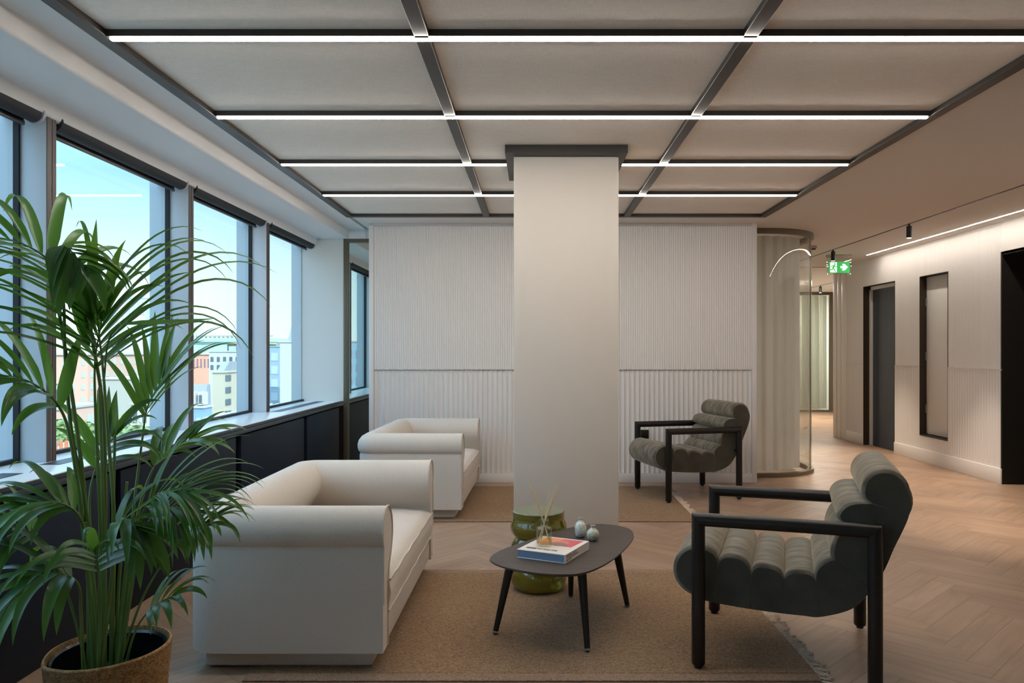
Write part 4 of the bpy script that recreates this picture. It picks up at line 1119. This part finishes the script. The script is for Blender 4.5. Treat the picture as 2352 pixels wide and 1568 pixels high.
b = building('apartment_block', 'sunlit cream block with a grey pitched roof and a column of dark windows', -37.21, -35.9, 90, 9, -1.21, 'cream', side_rows=(-1.5, -8.5, 5, [(.05, .22)], .5, 'win'))
of = b.location
for i in range(4):
    MB().box(-35.95, -35.8, 90 + 9 * .62, 90 + 9 * .75, -4.2 - 1.45 * i, -3.3 - 1.45 * i).build('balcony', EXT['orangewin'], b, of, smooth=False)
MB().prism([(90.5, -1.1), (96.5, -1.1), (95.6, .05), (92.6, .05)], -37.0, -36.2, axis='x').build('pitched_roof', EXT['slate'], b, of, smooth=False)
MB().box(-36.6, -36.2, 96.4, 96.9, -1.1, .5).build('chimney', EXT['cream'], b, of, smooth=False)
b = building('office_tower', 'tall white block with a stack of dark windows and a slate penthouse', -35.95, -34.3, 110, 14, 2.53, 'white', side_rows=(2.0, -6.5, 6, [(.08, .40)], .5, 'win'), cat='building'); of = b.location
MB().prism([(111, 2.6), (122, 2.6), (120, 5.3), (113, 5.3)], -35.2, -33.9, axis='x').build('penthouse_roof', EXT['slate'], b, of, smooth=False)
MB().tube([(-34.3, 116, 5.3), (-34.3, 116, 8.4)], .09, 6).build('mast', EXT['rail'], b, of)
building('glass_office', 'blue grey glazed office block beside the tall white block', -45.61, -42.7, 130, 14, 2.0, 'bluegrey', rows=(1.0, -10, 5, [(.05, .48), (.56, .95)], .6), win='winpale', side_rows=(1.0, -10, 5, ev(3, .7), .6, 'winpale'))
building('white_office', 'white office with a row of square dark windows above the cream block', -66.86, -60.42, 160, 10, 1.12, 'white', rows=(.1, -3.2, 2, ev(5, .45), .6), side_rows=(.1, -3.2, 2, ev(3, .45), .6, 'win'))
b = building('roof_pavilion', 'dark roof pavilion with planting behind the white office', -69.02, -62.0, 175, 12, 2.9, 'dark', 'yellow', rows=(2.4, .9, 1, ev(3, .7), .9), win='winpale')
b = building('glazed_hall', 'long green glazed hall with a lattice roof on the skyline', -156.34, -112.0, 330, 40, 5.2, 'green'); of = b.location
for k in range(24):
    x = -156 + 44 * k / 24
    MB().box(x, x + .7, 329.5, 330.2, 5.3, 7.5).build('roof_strut', EXT['rail'], b, of, smooth=False)
MB().box(-157, -111, 329, 331, 7.4, 8.0).build('roof_beam', EXT['stone'], b, of, smooth=False)
building('brick_terrace', 'orange brick terrace with a row of plum arched windows', -106.39, -91.5, 230, 12, .27, 'orange', 'white', rows=(-1.0, -4.5, 1, ev(14, .4), .75), win='winpurple')
b = building('mansard_house', 'white house with a slate mansard and small dormers above blue glass', -36.6, -33.2, 78, 2.2, -4.4, 'blue', 'white', rows=(-5.4, -12, 4, ev(4, .5), .6), win='winpale'); of = b.location
MB().prism([(78.2, -4.3), (80.1, -4.3), (79.9, -2.1), (79.2, -2.1)], -36.6, -33.25, axis='x').build('mansard_roof', EXT['slate'], b, of, smooth=False)
for k in range(4):
    x = -36.3 + k * .85
    dm = MB().box(x, x + .55, 78.1, 79.2, -4.1, -2.8).build('dormer', EXT['white'], b, of, smooth=False)
    MB().box(x + .14, x + .41, 78.02, 78.2, -3.85, -3.1).build('pane', EXT['win'], dm, of, smooth=False)
b = building('low_roof', 'flat white roof with metal rails directly below the windows', -17.69, -14.6, 42, 8, -2.45, 'white', 'stone'); of = b.location
for k in range(7):
    MB().tube([(-17.5 + .42 * k, 42.2, -2.3), (-17.1 + .42 * k, 49.5, -2.05)], .05, 5).build('roof_rail', EXT['rail'], b, of)
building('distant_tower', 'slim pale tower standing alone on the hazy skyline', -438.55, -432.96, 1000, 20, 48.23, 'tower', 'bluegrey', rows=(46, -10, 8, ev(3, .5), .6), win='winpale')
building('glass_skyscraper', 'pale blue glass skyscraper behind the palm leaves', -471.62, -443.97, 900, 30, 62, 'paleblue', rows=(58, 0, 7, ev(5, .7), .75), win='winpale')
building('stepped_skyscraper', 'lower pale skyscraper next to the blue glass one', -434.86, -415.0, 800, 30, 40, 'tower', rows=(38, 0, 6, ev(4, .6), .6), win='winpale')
building('terracotta_block', 'terracotta brick block behind the palm', -112.0, -97.5, 170, 25, .45, 'brick', 'white', rows=(-.6, -14, 5, ev(7, .3), .45), win='winpale', side_rows=(-.6, -14, 5, ev(8, .3), .45, 'winpale'))
building('terrace_offices', 'white stepped offices above the grey roof behind the palm', -116.38, -103.0, 210, 15, -.11, 'white', rows=(-1.0, -12, 4, ev(6, .6), .45), side_rows=(-1, -12, 4, ev(5, .6), .45, 'win'))
building('low_shed', 'low grey flat-roofed building above the tree tops', -61.21, -54.57, 110, 12, -2.7, 'stone', 'white', side_rows=(-4, -9, 2, ev(4, .5), .5, 'win'))
building('brick_row', 'red brick row house behind the palm stems', -46.5, -42.8, 70, 8, -4.0, 'brick', 'stone', rows=(-4.8, -12, 3, ev(4, .4), .6), side_rows=(-4.8, -12, 3, ev(4, .4), .6, 'winpale'))
building('white_lodge', 'low white building at the window edge, behind the palm tips', -66.5, -60.9, 90, 10, -2.9, 'white', 'brick', rows=(-3.6, -9, 2, ev(5, .45), .55), side_rows=(-3.6, -9, 2, ev(4, .45), .55, 'win'))
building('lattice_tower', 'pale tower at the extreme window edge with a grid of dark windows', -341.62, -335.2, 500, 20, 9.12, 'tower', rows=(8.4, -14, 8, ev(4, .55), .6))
building('brown_roof_house', 'brown flat roof just below the window edge', -24.6, -22.2, 30, 6, -3.1, 'brownroof')
building('neighbour_block', 'grey and pink block seen through the glass screen', -39.5, -33.2, 150, 20, 3.06, 'bluegrey', 'brick', rows=(1.5, -9, 4, ev(4, .5), .6), win='winpurple')
b = building('chimney_house', 'roof with a row of orange chimney pots below the trees', -25.0, -22.6, 38, 4, -3.75, 'brick', 'stone'); of = b.location
for k in range(9):
    MB().tube([(-24.9 + .27 * k, 38.3, -3.6), (-24.9 + .27 * k, 38.3, -3.1)], [.10, .08], 8).build('chimney_pot', EXT['pot'], b, of)
building('white_house', 'small white house among the tree tops', -41.47, -38.6, 80, 6, -4.24, 'white', 'stone', rows=(-4.6, -7, 1, ev(3, .4), .6))
for k, (x, y, lean) in enumerate(((-330, 800, -6), (-312, 800, 7))):
    t = thing('tower_crane', 'thin construction crane on the skyline, %s' % ('leaning away from the slim tower' if k else 'the one closer to the slim tower'), 'crane', (x, y, GZ), group='skyline cranes')
    MB().tube([(0, 0, 0), (0, 0, 40)], .6, 4).build('crane_mast', EXT['rail'], t)
    MB().tube([(0, 0, 40), (lean, 0, 62)], .45, 4).build('jib', EXT['rail'], t)

LEAF2 = mat('tree_foliage', '5c7540', .7, col2='7f9458', nscale=(1.2, 1.2, 1.2)); BARK = mat('tree_bark', '5b4a3a', .9)
def tree(x, y, ztop, r, label, seed):
    t = thing('tree', label, 'tree', (x, y, GZ), group='leafy trees outside the windows'); of = t.location; rnd = random.Random(seed)
    MB().tube([(x, y, GZ), (x + .3, y, (GZ + ztop) / 2), (x, y, ztop - r)], [.4, .3, .15], 8).build('trunk', BARK, t, of)
    mb = MB()
    for k in range(2600):
        v = Vector((rnd.gauss(0, 1), rnd.gauss(0, 1), rnd.gauss(0, 1))).normalized(); q = v * r * rnd.uniform(.72, 1.0)
        q *= 1 + .28 * noise.noise(v * 2.3 + Vector((seed, 0, 0))); c = Vector((x, y, ztop - r * .95)) + Vector((q.x, q.y, q.z * .95)); s_ = rnd.uniform(.13, .27)
        a = (v + Vector((rnd.uniform(-.7, .7), rnd.uniform(-.7, .7), rnd.uniform(-.7, .7)))).normalized(); b_ = a.orthogonal().normalized(); c_ = a.cross(b_)
        mb.add([c + b_ * s_, c + c_ * s_ * .7, c - b_ * s_, c - c_ * s_ * .7], [(0, 1, 2, 3)])
    bm = bmesh.new(); bmesh.ops.create_icosphere(bm, subdivisions=3, radius=r * .8)
    for v in bm.verts: v.co = v.co * (1 + .28 * noise.noise(v.co.normalized() * 2.3 + Vector((seed, 0, 0)))) + Vector((x, y, ztop - r * .95))
    mb.bm(bm); bm.free()
    mb.build('crown', LEAF2, t, of, smooth=False, recalc=False)
tree(-33.0, 60, -3.8, 2.8, 'green tree behind the middle of the palm stems', 1)
tree(-26.0, 50, -3.4, 2.6, 'bushy green tree just above the window ledge, on the room side of the palm stems', 2)
tree(-38.9, 64, -4.4, 2.6, 'green tree half hidden by the window fin, beside the brick row house', 3)
tree(-47.5, 66, -5.6, 2.9, 'green tree beside the white lodge at the window edge', 4)
tree(-36.8, 52, -4.9, 2.5, 'large green tree low at the window edge, above the brown roof', 5)
